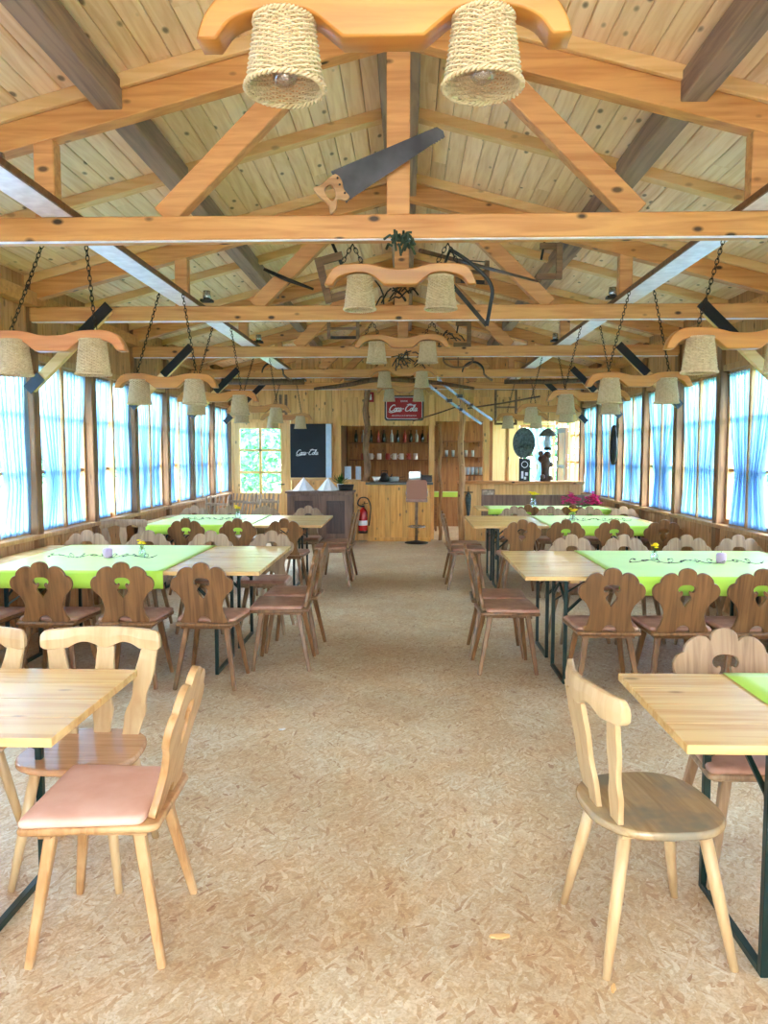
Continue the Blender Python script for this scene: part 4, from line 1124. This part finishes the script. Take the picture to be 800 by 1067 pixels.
# potted plant
t = thing('potted_plant', 'small green plant in a white pot between the black board and the bar', 'plant', (-1.20, 13.78, .936))
MB().lathe([(.045, 0), (.06, .10), (.065, .11)], 18).build('pot', M['white'], t)
pl = MB(); r = random.Random(11)
for k in range(70):
    a = r.uniform(0, 6.28); e_ = r.uniform(.2, 1.4); ln = r.uniform(.08, .24)
    d = Vector((math.cos(a)*math.cos(e_), math.sin(a)*math.cos(e_), math.sin(e_))); s_ = d.cross(Vector((0, 0, 1))).normalized()*.014; p = Vector((0, 0, .11))+d*ln*.6
    pl.add([p-d*.03, p+s_, p+d*ln*.4, p-s_], [(0, 1, 2, 3)])
    pl.tube([(0, 0, .10), tuple(p)], .0015, 4)
pl.build('leaves', M['leaf'], t)
# white towels on the ledge
for i, (x, w, h) in enumerate(((-1.10, .13, .24), (-.90, .10, .24))):
    t = thing('paper_towel_roll', ('left' if i == 0 else 'right')+' white paper roll in the opening left of the bar', 'paper roll', (x, 14.26 if i == 0 else 14.2, 1.111), 0, 'paper rolls')
    MB().lathe([(w/2, 0), (w/2, h)], 20).build('roll', M['bluewhite'], t); MB().lathe([(.02, 0), (.02, h+.004)], 12).build('core', M['oldwood'], t)
# small bowl on log side
o = MB().lathe([(.03, 0), (.05, .03), (.085, .10), (.08, .10), (.045, .035), (.01, .012)], 20).build('stone_cup', M['cup']); o.location = (-0.56, 14.0, 1.072); tag(o, 'pale cup at the left end of the bar top', 'cup')
# fire extinguisher with hose
t = thing('fire_extinguisher', 'red fire extinguisher with black hose hanging left of the bar front', 'fire extinguisher', (-0.80, 13.89, .15)); t.scale = (.92, .92, .88)
MB().lathe([(.02, 0), (.085, .0), (.09, .02), (.09, .42), (.075, .47), (.035, .50), (.03, .53)], 22).build('cylinder', M['redgloss'], t)
MB().lathe([(.0915, .0), (.0915, .05)], 22).build('foot_ring', M['black'], t)
MB().lathe([(.0910, .16), (.0910, .26)], 22, cap0=False, cap1=False).build('label_band', M['white'], t)
MB().box((-.03, -.03, .53), (.03, .03, .57)).bar((-.02, 0, .59), (.10, -.02, .62), .02, .012).build('valve', M['black'], t)
hs_ = smooth_ring([(-.03, -.02, .55), (-.10, -.03, .60), (-.05, -.04, .72), (.08, -.04, .72), (.15, -.04, .58), (.145, -.04, .35), (.12, -.04, .15)], 5, False)
MB().tube(hs_, .013, 8).build('hose', M['black'], t)
MB().box((-.05, .085, .2), (.05, .10, .5)).build('wall_bracket', M['iron'], t)
# bar stool
t = thing('bar_stool', 'bar stool with square brown back and chrome base before the bar', 'bar stool', (0.17, 13.62, 0))
MB().lathe([(.21, 0), (.21, .012), (.10, .03), (.03, .045)], 28).build('base', M['iron'], t)
MB().lathe([(.026, .04), (.026, .74)], 14).build('column', M['oldwood'], t)
fr_ = MB().tube([(.15*math.cos(a*PI/12), .15*math.sin(a*PI/12)-.05, .30) for a in range(24)], .011, 8, closed=True)
fr_.tube([(0, .0, .30), (0, -.2, .30)], .009, 8); fr_.build('foot_ring', M['steel'], t)
link('seat', slab(seat_outline(.38, .38, -.18, .18, .05), .74, .80, dome=.02).mesh('seat'), M['cushion_b'], t)
o = link('backrest', poly_mesh('backrest', rrect(.36, .34, .045), [], .05, .01), plain('brown_leather', (168, 112, 84), .5), t); o.location = (0, -.19, .96)
MB().tube([(-.17, -.16, .80), (-.185, -.19, .86), (-.18, -.19, .98)], .009, 6).tube([(.17, -.16, .80), (.185, -.19, .86), (.18, -.19, .98)], .009, 6).build('back_bracket', M['steel'], t)

# bar room shelves with their bottles, mugs and glasses
def shelf(x0, x1, y, z, label, d=.22):
    t = thing('wall_shelf', label, 'shelf', ((x0+x1)/2, y, z)); w = (x1-x0)/2
    MB().box((-w, -d, -.025), (w, 0, 0)).build('board', M['shelfw'], t, .003)
    for a in (-w+.15, w-.15): MB().box((a-.015, -d*.8, -.12), (a+.015, -.0, -.026)).build('bracket', M['shelfw'], t)
shelf(-1.25, 0.62, 16.74, 1.83, 'upper shelf of bottles behind the bar'); shelf(-1.25, 0.62, 16.74, 1.46, 'lower shelf of mugs behind the bar')
shelf(0.72, 1.70, 16.74, 1.52, 'shelf of jars seen through the passage'); shelf(0.72, 1.70, 16.74, 1.86, 'high shelf seen through the passage')
def bottle_me(k):
    me = MB().lathe([(.035, 0), (.038, .01), (.038, .14), (.03, .17), (.013, .20), (.013, .26), (.016, .265)], 14).mesh('bottle'); me.materials.append(k); return me
bA, bB, bC = bottle_me(M['bottle']), bottle_me(M['foil']), bottle_me(M['redlabel'])
cnt = 0
def cm_(x): return
for j, x in enumerate([-1.1, -.95, -.78, -.62, -.5, -.33, -.2, -.05, .08, .2, .33, .47]):
    o = bpy.data.objects.new('bottle', (bA, bB, bA, bC)[j % 4]); COL.objects.link(o); o.location = (x, 16.62, 1.83)
    tag(o, '%s bottle from the left on the upper shelf behind the bar' % ORD[j], 'bottle', 'bottles behind the bar')
mugm = MB().lathe([(.045, 0), (.05, .01), (.048, .13), (.043, .13), (.042, .015)], 16, cap1=False)
mugm.tube([(.046, 0, .03), (.085, 0, .04), (.088, 0, .09), (.046, 0, .105)], .007, 6)
mA = mugm.mesh('mug'); mA.materials.append(M['cup']); mB_ = mugm.mesh('mug'); mB_.materials.append(M['redlabel'])
for j, x in enumerate([-.95, -.78, -.60, -.42, -.27, -.12, .03, .18]):
    o = bpy.data.objects.new('mug', mA if j % 3 else mB_); COL.objects.link(o); o.location = (x, 16.62, 1.46); o.rotation_euler = (0, 0, j*.7)
    tag(o, '%s mug from the left on the lower shelf behind the bar' % ORD[j], 'mug', 'mugs behind the bar')
glm = MB().lathe([(.03, 0), (.034, .14)], 14).mesh('drinking_glass'); glm.materials.append(M['foil'])
for j in range(5):
    o = bpy.data.objects.new('drinking_glass', glm); COL.objects.link(o); o.location = (.85+.14*j, 16.62, 1.52); tag(o, '%s glass from the left on the passage shelf' % ORD[j], 'glass', 'glasses on the passage shelf')
# back counter inside the bar
t = thing('back_counter', 'brown counter standing inside the bar below the shelves', 'counter', (-.35, 16.45, 0))
MB().box((-.9, -.25, 0), (.9, .25, .98)).build('body', M['shelfw'], t, .005); MB().box((-.92, -.28, .98), (.92, .27, 1.02)).build('top', M['shelfw'], t, .004)
t = thing('coffee_urn', 'steel box-shaped appliance on the bar top behind the stool', 'appliance', (.14, 14.22, 1.071))
MB().box((-.11, -.08, .01), (.11, .08, .17)).build('body', M['foil'], t, .01); MB().box((-.10, -.07, .171), (.10, .07, .185)).build('lid', M['steel'], t); MB().tube([(.11, 0, .04), (.15, 0, .05), (.15, 0, .12), (.11, 0, .13)], .008, 6).build('handle', M['black'], t)
t = thing('saucepan', 'pale round pot on the bar top left of the steel appliance', 'pot', (-.24, 14.20, 1.071)); MB().lathe([(.08, 0), (.095, .02), (.095, .09), (.088, .09), (.085, .02)], 20, cap1=False).build('pot', M['foil'], t); MB().bar((.09, 0, .08), (.2, 0, .09), .018, .01).build('handle', M['black'], t)
t = thing('black_kettle', 'black kettle on the bar top near the left log', 'kettle', (-.42, 14.24, 1.071)); MB().lathe([(.075, 0), (.09, .03), (.085, .10), (.05, .15), (.015, .17)], 20).build('body', M['black'], t); MB().tube([(.08, 0, .06), (.13, 0, .10), (.14, 0, .14)], [.016, .012, .01], 8).build('spout', M['black'], t); MB().tube([(-.06, 0, .13), (-.05, 0, .2), (.05, 0, .2), (.06, 0, .13)], .008, 6).build('handle', M['black'], t)
t = thing('cash_box', 'low black box at the right end of the bar top', 'box', (.36, 14.2, 1.071)); MB().box((-.10, -.09, 0), (.10, .09, .10)).build('body', M['black'], t, .008); MB().box((-.10, -.10, .102), (.10, .09, .12)).build('lid', M['black'], t)
# green covered table in the passage
t = thing('serving_table', 'narrow table with a lime green cover seen through the passage', 'table', (.85, 15.9, 0))
MB().box((-.3, -.2, .70), (.3, .2, .80)).build('green_cover', M['cloth'], t, .01)
for sx in (-1, 1):
    for sy_ in (-1, 1): MB().box((sx*.26-.02, sy_*.16-.02, 0), (sx*.26+.02, sy_*.16+.02, .70)).build('leg', M['shelfw'], t)
# glasses on sill of right opening
shelf(1.02, 1.40, 14.42, 1.20, 'narrow shelf of glasses right of the passage', .2)
for j in range(5):
    o = bpy.data.objects.new('drinking_glass', glm); COL.objects.link(o); o.location = (1.06+.075*j, 14.32, 1.20); tag(o, '%s glass from the left on the narrow shelf right of the passage' % ORD[j], 'glass', 'glasses right of the passage')

# things standing on the right ledge
t = thing('relief_plaque', 'round grey-green relief plaque standing on the small black sign', 'plaque', (2.10, 13.96, 1.78))
link('disc', poly_mesh('disc', [(.195*math.cos(a*PI/20), .27*math.sin(a*PI/20)) for a in range(40)], [], .03, .006), M['bronze'], t)
rim = MB().tube([(.19*math.cos(a*PI/20), -.016, .265*math.sin(a*PI/20)) for a in range(40)], .012, 6, closed=True)
rr_ = random.Random(4)
for k in range(14):
    a = rr_.uniform(0, 6.28); q = rr_.uniform(.02, .14); p = (q*math.cos(a), -.018, q*1.3*math.sin(a)); rim.blob(p, rr_.uniform(.02, .04), 8, 5, (1, .5, 1.4))
rim.build('relief', M['bronze'], t)
t = thing('small_black_sign', 'small black upright sign with white figures under the round plaque', 'sign', (2.12, 13.96, 1.092))
MB().box((-.10, -.015, 0), (.10, .015, .41)).build('panel', M['black'], t, .004)
q = MB().tube([(.055*math.cos(a*PI/8), -.017, .30+.055*math.sin(a*PI/8)) for a in range(16)], .006, 5, closed=True); q.box((-.06, -.018, .05), (-.02, -.015, .18)); q.box((.01, -.018, .10), (.06, -.015, .16)); q.box((-.01, -.018, .03), (.03, -.015, .08)); q.build('white_figures', M['white'], t)
t = thing('carved_figure', 'dark brown carved wooden figure on the right ledge', 'figurine', (2.50, 13.98, 1.091))
MB().lathe([(.09, 0), (.10, .03), (.085, .06), (.07, .2), (.085, .34), (.075, .42)], 18).blob((-.05, -.02, .40), .085, 12, 8, (1.1, .8, .9)).blob((.03, 0, .47), .07, 12, 8).blob((-.09, -.03, .50), .05, 10, 7).blob((.08, .0, .30), .055, 10, 7).build('body', M['statue'], t)
MB().blob((-.06, -.06, .08), .05, 10, 6).blob((.08, -.05, .06), .05, 10, 6).build('feet', M['cab'], t)
t = thing('stable_lantern', 'grey lantern with wide shade hanging over the carved figure', 'lantern', (2.52, 13.90, 1.70))
MB().lathe([(.17, .20), (.165, .215), (.10, .29), (.04, .33), (.02, .34)], 24, cap0=False).build('shade', M['greycloth'], t)
MB().lathe([(.05, 0), (.055, .02), (.07, .08), (.05, .17), (.045, .20)], 18).build('glass_chimney', M['foil'], t)
MB().lathe([(.06, -.05), (.07, -.02), (.055, 0)], 18).build('oil_tank', M['iron'], t)
chain_mb((0, 0, .34), (0, 0, 1.01)).build('chain', M['chain'], t)
MB().tube([(-.07, 0, 0), (-.09, 0, .12), (-.05, 0, .3)], .005, 6).tube([(.07, 0, 0), (.09, 0, .12), (.05, 0, .3)], .005, 6).build('frame_wire', M['iron'], t)
t = thing('sheer_curtain_panel', 'sheer curtain at the end window behind the right ledge', 'curtain', (2.8, 16.70, .92), -PI/2)
o = bpy.data.objects.new('sheer_fabric', CM[3]); COL.objects.link(o); o.parent = t; MB().tube([(0, -.3, 1.30), (0, .3, 1.30)], .006, 6).build('curtain_rod', M['iron'], t); o.scale = (1, 1.1, .8)
# small picture and corkscrew shape on the panelling
t = thing('small_wall_picture', 'small framed picture on the panelling under the right ledge', 'picture', (1.47, 13.955, .86))
MB().box((-.12, -.008, -.085), (.12, .008, .085)).build('frame', M['cab'], t); MB().box((-.105, -.011, -.07), (.105, -.008, .07)).build('print', plain('faded_print', (206, 186, 160), .6, 0, .3, .35, 22), t)
t = thing('hanging_umbrella', 'grey-green folded umbrella hanging on the panelling right of the passage', 'umbrella', (1.11, 13.93, .42))
MB().lathe([(.006, 0), (.03, .08), (.055, .35), (.05, .42), (.015, .47)], 12).build('folded_canopy', M['bronze'], t); MB().tube([(0, 0, .46), (0, 0, .58)], .008, 6).box((-.08, -.01, .46), (.08, .01, .48)).build('handle', M['iron'], t)

# ------------------------------------------------------------------ old tools under the roof
# big handsaw leaning on the nearest truss
t = thing('hand_saw', 'large old handsaw with wooden grip leaning on the nearest tie beam', 'saw', (-0.34, 4.12, 2.93), 0)
ang = math.radians(26.5)
bl = [(.03, .085), (.62, .034), (.64, .0), (.635, -.03)]
teeth = []
n = 40
for i in range(n):
    u = .62-(.60*i/n); teeth += [(u, -.03-.066*(1-(u/.62))-.004), (u-.008, -.03-.066*(1-(u/.62))+.002)]
out_ = bl+teeth+[(.03, -.098)]
me = poly_mesh('blade', [(x, z) for x, z in out_], [], .003, 0); me.transform(Matrix.Rotation(-ang, 4, 'Y')); link('blade', me, M['blade'], t)
gp = smooth_ring([(.045, .06), (.06, .02), (.05, -.03), (.06, -.075), (.03, -.085), (.0, -.06), (-.03, -.10), (-.07, -.11), (-.06, -.06), (-.085, .0), (-.09, .05), (-.05, .045), (-.01, .055)], 3)
gh = smooth_ring([(.0, .02), (.0, -.03), (-.03, -.055), (-.045, -.01), (-.035, .02)], 3)
me = poly_mesh('grip', gp, [gh], .024, .004); me.transform(Matrix.Rotation(-ang, 4, 'Y')); link('grip', me, wood('saw_grip_wood', (190, 146, 100), (150, 104, 64), .5), t)
sc_ = MB()
for a, b in ((.045, .035), (.04, -.0), (.045, -.05)): sc_.blob((a*math.cos(ang)-b*math.sin(ang), -.014, a*math.sin(ang)+b*math.cos(ang)), .006, 8, 5)
sc_.build('rivet', M['iron'], t)
t.location = (-0.39, 4.12, 2.975)

# bow saw behind the second lamp
t = thing('bow_saw', 'black tubular bow saw hanging right of the second middle lamp', 'saw', (0.28, 4.72, 2.80), math.radians(8))
MB().tube(smooth_ring([(0, 0, 0), (.10, 0, -.06), (.21, 0, -.15), (.245, 0, -.22), (.235, 0, -.30), (.215, 0, -.42)], 4, False), .011, 8).build('frame', M['black'], t)
MB().bar((-.02, 0, -.16), (.215, 0, -.42), .003, .024).build('blade', M['iron'], t); MB().tube([(0, 0, 0), (-.03, 0, -.08), (-.02, 0, -.16)], .009, 6).build('grip', M['black'], t)
t.location = (0.24, 4.44, 2.745)
o = MB().tube([(0, 0, 0), (.50, 1.15, .17), (1.02, 2.33, .34)], [.013, .012, .010], 8).build('scythe_pole', M['statue']); o.location = (.07, 4.29, 2.70); tag(o, 'long thin dark pole slanting down behind the bow saw', 'pole')
# wooden screw clamp on the right
def clamp(name_lab, loc, rz, sc=1.0):
    t = thing('wooden_clamp', name_lab, 'clamp', loc, rz, 'old wooden screw clamps')
    MB().box((-.02*sc, -.02, -.15*sc), (.02*sc, .02, .09*sc)).box((-.13*sc, -.018, .05*sc), (-.0205*sc, .018, .09*sc)).box((-.15*sc, -.018, -.15*sc), (-.0205*sc, .018, -.11*sc)).build('frame', M['oldwood'], t, .003)
    MB().tube([(-.12*sc, 0, -.02*sc), (-.085*sc, 0, .19*sc)], .008*sc, 8).build('screw', M['iron'], t)
    return t
c1 = clamp('old wooden screw clamp hanging on the right roof slope behind the nearest truss', (1.27, 6.62, 3.24), 0, 1.25)
c2 = clamp('old wooden frame clamp hanging left of the second middle lamp', (-0.72, 6.60, 3.10), PI, 1.6); c2.rotation_euler = (0, .25, PI)
o = MB().tube([(0, 0, 0), (.2, 0, -.09), (.42, 0, -.17)], [.014, .018, .010], 8).build('auger_rod', M['iron']); o.location = (-1.22, 6.64, 3.16); tag(o, 'dark iron auger rod left of the old frame clamp', 'tool')
t = clamp('small wooden frame on the right above the third tie beam', (0.72, 9.13, 3.02), 0, 1.2)
# sickles on the fourth tie beam
def sickle(loc, flip, label):
    t = thing('sickle', label, 'sickle', loc, 0, 'old sickles'); n = 18
    pts = [(flip*(.16*math.cos(PI-PI*1.05*i/n)), 0, .15*math.sin(PI-PI*1.05*i/n)) for i in range(n+1)]
    MB().tube(pts, [.010+.008*math.sin(PI*i/n) for i in range(n+1)], 6).build('blade', M['black'], t)
    e_ = pts[-1]; MB().tube([e_, (e_[0]+flip*.05, 0, e_[2]-.05), (e_[0]+flip*.13, 0, e_[2]-.10)], .016, 8).build('handle', M['cab'], t)
sickle((-2.02, 11.60, 2.80), 1, 'left dark iron sickle hooked on the fourth tie beam')
sickle((0.98, 11.60, 2.80), 1, 'right dark iron sickle hooked on the fourth tie beam')
# skis over the bar
for k in range(2):
    t = thing('ski_pair', ('upper' if k == 0 else 'lower')+' old silver ski hanging slanted in front of the passage', 'ski', (0.50-.14*k, 11.62+.25*k, 2.66-.05*k), 0, 'old skis')
    pts = smooth_ring([(-.06, 0, .10), (.0, 0, .0), (.35, .1, -.26), (.80, .22, -.56)], 5, False); n = len(pts); mb = MB(); vs = []
    d = Vector((.8, .12, -.6)).normalized(); sd = Vector((.6, 0, .8))
    for i, p in enumerate(pts):
        w = .019*(0.35 if i == 0 else (0.8 if i < 3 else 1)); P_ = Vector(p)
        for a, b in ((-1, -1), (1, -1), (1, 1), (-1, 1)): vs.append(P_+sd*w*a+Vector((0, .008*b, 0)))
    fs = [(i*4+j, i*4+(j+1) % 4, (i+1)*4+(j+1) % 4, (i+1)*4+j) for i in range(n-1) for j in range(4)]+[(3, 2, 1, 0), ((n-1)*4, (n-1)*4+1, (n-1)*4+2, (n-1)*4+3)]
    mb.add(vs, fs); mb.build('ski_blade', M['steel'], t)
    MB().box((.25, .02, -.235), (.33, .10, -.185)).build('toe_binding', M['black'], t); MB().box((.44, .06, -.36), (.49, .15, -.32)).build('heel_binding', M['black'], t)
# horse tack, poles and flails laid over far beams
for j, (a, b, r_, lab) in enumerate((((-0.95, 11.62, 2.70), (0.10, 11.62, 2.74), .016, 'thin dark tool handle hanging along the fourth tie beam'),
                                 ((-2.8, 11.63, 2.68), (-1.55, 11.63, 2.67), .045, 'dark log hanging crosswise over the far left tables'),
                                 ((1.45, 11.63, 2.66), (2.9, 11.63, 2.68), .035, 'dark pole hanging crosswise over the far right tables'),
                                 ((1.07, 13.79, 2.39), (2.35, 13.79, 2.60), .014, 'thin rake handle slanting before the right part of the end wall'),
                                 ((.1, 13.82, 2.17), (1.1, 13.82, 2.50), .012, 'thin rod slanting from the red sign toward the right log'))):
    o = MB().tube([(0, 0, 0), tuple((Vector(b)-Vector(a))*.5+Vector((0, 0, -.01))), tuple(Vector(b)-Vector(a))], r_, 8).build('wooden_pole', M['log']); o.location = a; tag(o, lab, 'pole')
def frame_saw(loc, rz, w, h, label):
    t = thing('frame_saw', label, 'saw', loc, rz, 'old frame saws')
    MB().box((-w/2-.02, -.012, -h/2), (-w/2+.02, .012, h/2)).build('arm', M['oldwood'], t, .003); MB().box((w/2-.02, -.012, -h/2), (w/2+.02, .012, h/2)).build('arm', M['oldwood'], t, .003)
    MB().box((-w/2+.02, -.01, -.015), (w/2-.02, .01, .015)).build('stretcher', M['oldwood'], t); MB().box((-w/2, -.002, -h/2), (w/2, .002, -h/2+.035)).build('blade', M['iron'], t)
    MB().tube([(-w/2, 0, h/2-.01), (w/2, 0, h/2-.01)], .005, 6).build('cord', M['chain'], t); return t
frame_saw((1.75, 13.81, 2.41), .0, .36, .62, 'old frame saw hanging before the right part of the end wall')
frame_saw((.55, 6.66, 3.13), .3, .26, .20, 'small frame saw above the second tie beam right of the middle')
frame_saw((-.75, 9.1, 3.05), 0, .34, .24, 'frame saw above the third tie beam left of the middle')
t = thing('wood_plane', 'dark red wooden clamp bar hanging left before the black board', 'tool', (-2.35, 13.80, 2.42))
MB().box((-.28, -.03, -.025), (.05, .03, .025)).build('bar', plain('dark_red_wood', (98, 34, 32), .5), t); MB().box((.06, -.03, -.22), (.10, .03, .22)).build('upright', M['oldwood'], t); MB().box((.16, -.03, -.22), (.20, .03, .22)).build('upright', M['oldwood'], t); MB().box((.0, -.035, -.10), (.26, .035, -.06)).build('jaw', M['oldwood'], t)
# green garland and iron pieces at the king posts
def tangle(loc, r0, mat, label, seed, n=30, nm='iron_fittings'):
    r = random.Random(seed); mb = MB()
    for k in range(n):
        p = Vector((r.uniform(-1, 1)*r0, r.uniform(-.5, .5)*r0, r.uniform(-.5, .5)*r0)); d = Vector((r.uniform(-1, 1), r.uniform(-1, 1), r.uniform(-1, 1))).normalized()*r0*.45
        mb.tube([p-d, p+d*.2+Vector((0, 0, .02)), p+d], .007, 5)
    o = mb.build(nm, mat); o.location = loc; tag(o, label, 'hanging ironware' if mat != M['leaf'] else 'garland')
tangle((-.03, 4.13, 2.70), .07, plain('dark_green_twigs', (44, 62, 48), .7), 'dark green twig garland hanging under the nearest king post', 3, 26, 'twig_garland')
tangle((.0, 9.05, 2.68), .16, M['iron'], 'tangle of iron fittings hanging under the third tie beam middle', 8, 22)
tangle((-.1, 6.6, 2.95), .17, M['iron'], 'iron fittings at the foot of the second king post', 9, 18)
tangle((.5, 9.05, 2.95), .14, M['iron'], 'iron fittings on the third tie beam right of the middle', 12, 14)
# snow shoe shapes over the far beams
def ring_tool(loc, w, h, label):
    t = thing('wooden_hoop', label, 'hoop', loc, 0)
    MB().tube([(w*math.cos(a*PI/12), 0, h*math.sin(a*PI/12)) for a in range(24)], .014, 6, closed=True).build('hoop', M['oldwood'], t)
    MB().bar((-w, 0, 0), (w, 0, 0), .02, .02).bar((0, 0, -h), (0, 0, h), .02, .012).build('cross_bar', M['oldwood'], t)
ring_tool((.75, 11.5, 2.98), .22, .12, 'wooden hoop above the fourth tie beam')
# curved branch lying on far beam
o = MB().tube(smooth_ring([(-1.2, 0, 0), (-.7, .02, .06), (-.2, .0, .14), (.5, 0, .10), (1.2, 0, .0)], 4, False), [.02+.018*math.sin(PI*i/16) for i in range(17)], 8).build('curved_branch', M['log']); o.location = (-.2, 11.60, 2.56); tag(o, 'long curved branch hung crosswise before the red sign', 'branch')
# dark tack hanging at the right wall post
t = thing('horse_collar', 'dark horse collar hanging on a post of the right window wall', 'horse collar', (3.115, 11.72, 1.72), PI/2)
MB().tube([(.10*math.cos(a*PI/12)*(1-.25*math.sin(a*PI/12)), 0, .27*math.sin(a*PI/12)) for a in range(24)], .034, 8, closed=True).build('collar', M['black'], t)
MB().tube([(-.10, -.03, .1), (-.11, -.04, .32)], .012, 6).build('hame', M['oldwood'], t)
# dry leaf and chips on the floor
def chip(x, y, w, h, rz, label, mat):
    n = 12; pts = [(w*math.cos(2*PI*i/n), h*math.sin(2*PI*i/n)*(1+.2*math.sin(i*3))) for i in range(n)]
    mb = MB(); mb.add([(a, b, .001) for a, b in pts]+[(a, b, .004+.003*abs(a/w)) for a, b in pts], [tuple(range(n))[::-1], tuple(range(n, 2*n))]+[(i, (i+1) % n, n+(i+1) % n, n+i) for i in range(n)])
    o = mb.build('wood_chip', mat); o.location = (x, y, 0); o.rotation_euler = (0, 0, rz); tag(o, label, 'wood chip', 'loose chips on the floor')
chip(.31, 2.44, .035, .013, .1, 'pale oval chip lying on the floor in the right foreground', M['rafter'])
chip(.62, 2.20, .02, .007, 1.2, 'narrow pale chip on the floor beside the right front chair', M['rafter'])
chip(-.72, 4.32, .02, .012, .4, 'small white scrap on the floor at the left of the aisle', M['white'])

# ------------------------------------------------------------------ outside
def tree(x, y, h, r, seed, label):
    t = thing('tree', label, 'tree', (x, y, -.16), 0, 'trees outside the windows'); rr = random.Random(seed)
    MB().tube([(0, 0, 0), (.05, .02, h*.4), (0, .05, h*.85)], [.16, .12, .04], 8).build('trunk', M['log'], t)
    mb = MB()
    for k in range(3600):
        while True:
            p = Vector((rr.uniform(-1, 1), rr.uniform(-1, 1), rr.uniform(-1, 1)))
            if .25 < p.length < 1: break
        q = Vector((p.x*r, p.y*r, h*.56+p.z*h*.44)); a = Vector((rr.uniform(-1, 1), rr.uniform(-1, 1), rr.uniform(-1, 1))).normalized()*.11; b = a.cross(Vector((rr.uniform(-1, 1), rr.uniform(-1, 1), 1))).normalized()*.065
        mb.add([q-a, q+b, q+a, q-b], [(0, 1, 2, 3)])
    mb.build('leaves', M['treeleaf'], t)
tree(-10, 10.0, 4.2, 1.3, 1, 'narrow tree outside the left windows, nearest to the hall front')
tree(-13, 18, 5.0, 1.7, 2, 'tree outside the left windows beyond the middle tables')
tree(-12, 26, 5.0, 2.0, 3, 'tree far outside behind the left end windows')
tree(15, 21, 5.0, 2.2, 4, 'tree outside the right windows beyond the shed')
tree(-5.0, 22, 3.6, 2.2, 5, 'leafy tree seen through the glazed end door')
tree(-7.6, 33, 4.2, 2.4, 6, 'second leafy tree left behind the glazed end door')
def hedge(x, y0, y1, h, seed, label, along='y'):
    rr = random.Random(seed); mb = MB(); ln = y1-y0
    for k in range(int(ln*150)):
        a = rr.uniform(y0, y1); z = (h*(1+.16*math.sin(a*.9+seed)+.1*math.sin(a*2.3)))*math.sqrt(rr.random()); o_ = rr.uniform(-.6, .6)
        q = Vector((x+o_, a, z)) if along == 'y' else Vector((a, x+o_, z)); u = Vector((rr.uniform(-1, 1), rr.uniform(-1, 1), rr.uniform(-1, 1))).normalized()*.24; v = u.cross(Vector((rr.uniform(-1, 1), rr.uniform(-1, 1), 1))).normalized()*.15
        mb.add([q-u, q+v, q+u, q-v], [(0, 1, 2, 3)])
    o = mb.build('hedge', M['treeleaf']); o.location = (0, 0, -.16); tag(o, label, 'hedge', None, 'stuff')
hedge(-17, -2, 50, 3.4, 3, 'long leafy hedge outside beyond the left windows')
hedge(17, -2, 50, 3.2, 8, 'long leafy hedge outside beyond the right windows')
hedge(42, -16, 16, 4.0, 9, 'leafy hedge outside beyond the end of the hall', 'x')
t = thing('garden_shed', 'blue-grey garden shed outside the right windows', 'shed', (12.5, 12.6, -.16))
MB().box((-1.5, -2.6, 0), (1.5, 2.6, 2.5)).build('walls', M['asphalt'], t)
rfm = MB(); rfm.add([(-1.7, -2.8, 2.45), (1.7, -2.8, 2.45), (1.7, 2.8, 2.45), (-1.7, 2.8, 2.45), (0, -2.8, 3.3), (0, 2.8, 3.3)], [(0, 1, 4), (2, 3, 5), (0, 4, 5, 3), (1, 2, 5, 4), (0, 3, 2, 1)]); rfm.build('roof', M['purlin'], t)
MB().box((-1.53, -.5, 0), (-1.501, .5, 2.0)).build('door', M['shelfw'], t)

# ------------------------------------------------------------------ world and light
w = bpy.data.worlds.new('sky'); SC.world = w; w.use_nodes = True; nt = w.node_tree; nt.nodes.clear()
out = N(nt, 'ShaderNodeOutputWorld'); bg = N(nt, 'ShaderNodeBackground'); tc = N(nt, 'ShaderNodeTexCoord'); sp = N(nt, 'ShaderNodeSeparateXYZ')
L(nt, tc.outputs['Generated'], sp.inputs[0])
r = ramp(nt, sp.outputs['Z'], [(0.0, (0.86, 0.95, 1.0, 1)), (0.3, (0.82, 0.93, 1.0, 1)), (1.0, (0.64, 0.81, 1.0, 1))])
L(nt, r.outputs[0], bg.inputs[0]); bg.inputs[1].default_value = 5.4; L(nt, bg.outputs[0], out.inputs[0])

# ------------------------------------------------------------------ camera
cam = bpy.data.cameras.new('camera'); co = bpy.data.objects.new('camera', cam); COL.objects.link(co)
cam.sensor_fit = 'HORIZONTAL'; cam.sensor_width = 36; cam.lens = 36.0
co.location = (0, 0, 1.6)
co.rotation_euler = (PI/2-math.atan(61.5/800), 0, math.atan(24/800))
cam.clip_start = 0.05; SC.camera = co
SC.view_settings.view_transform = 'Standard'; SC.view_settings.look = 'None'; SC.view_settings.gamma = 1.0; SC.view_settings.use_curve_mapping = False
SC.view_settings.exposure = 2.6
SC.cycles.use_denoising = True
SC.cycles.max_bounces = 14; SC.cycles.diffuse_bounces = 8; SC.cycles.transparent_max_bounces = 24; SC.cycles.glossy_bounces = 4
SC.cycles.sample_clamp_indirect = 8.0
SC.cycles.caustics_reflective = False; SC.cycles.caustics_refractive = False
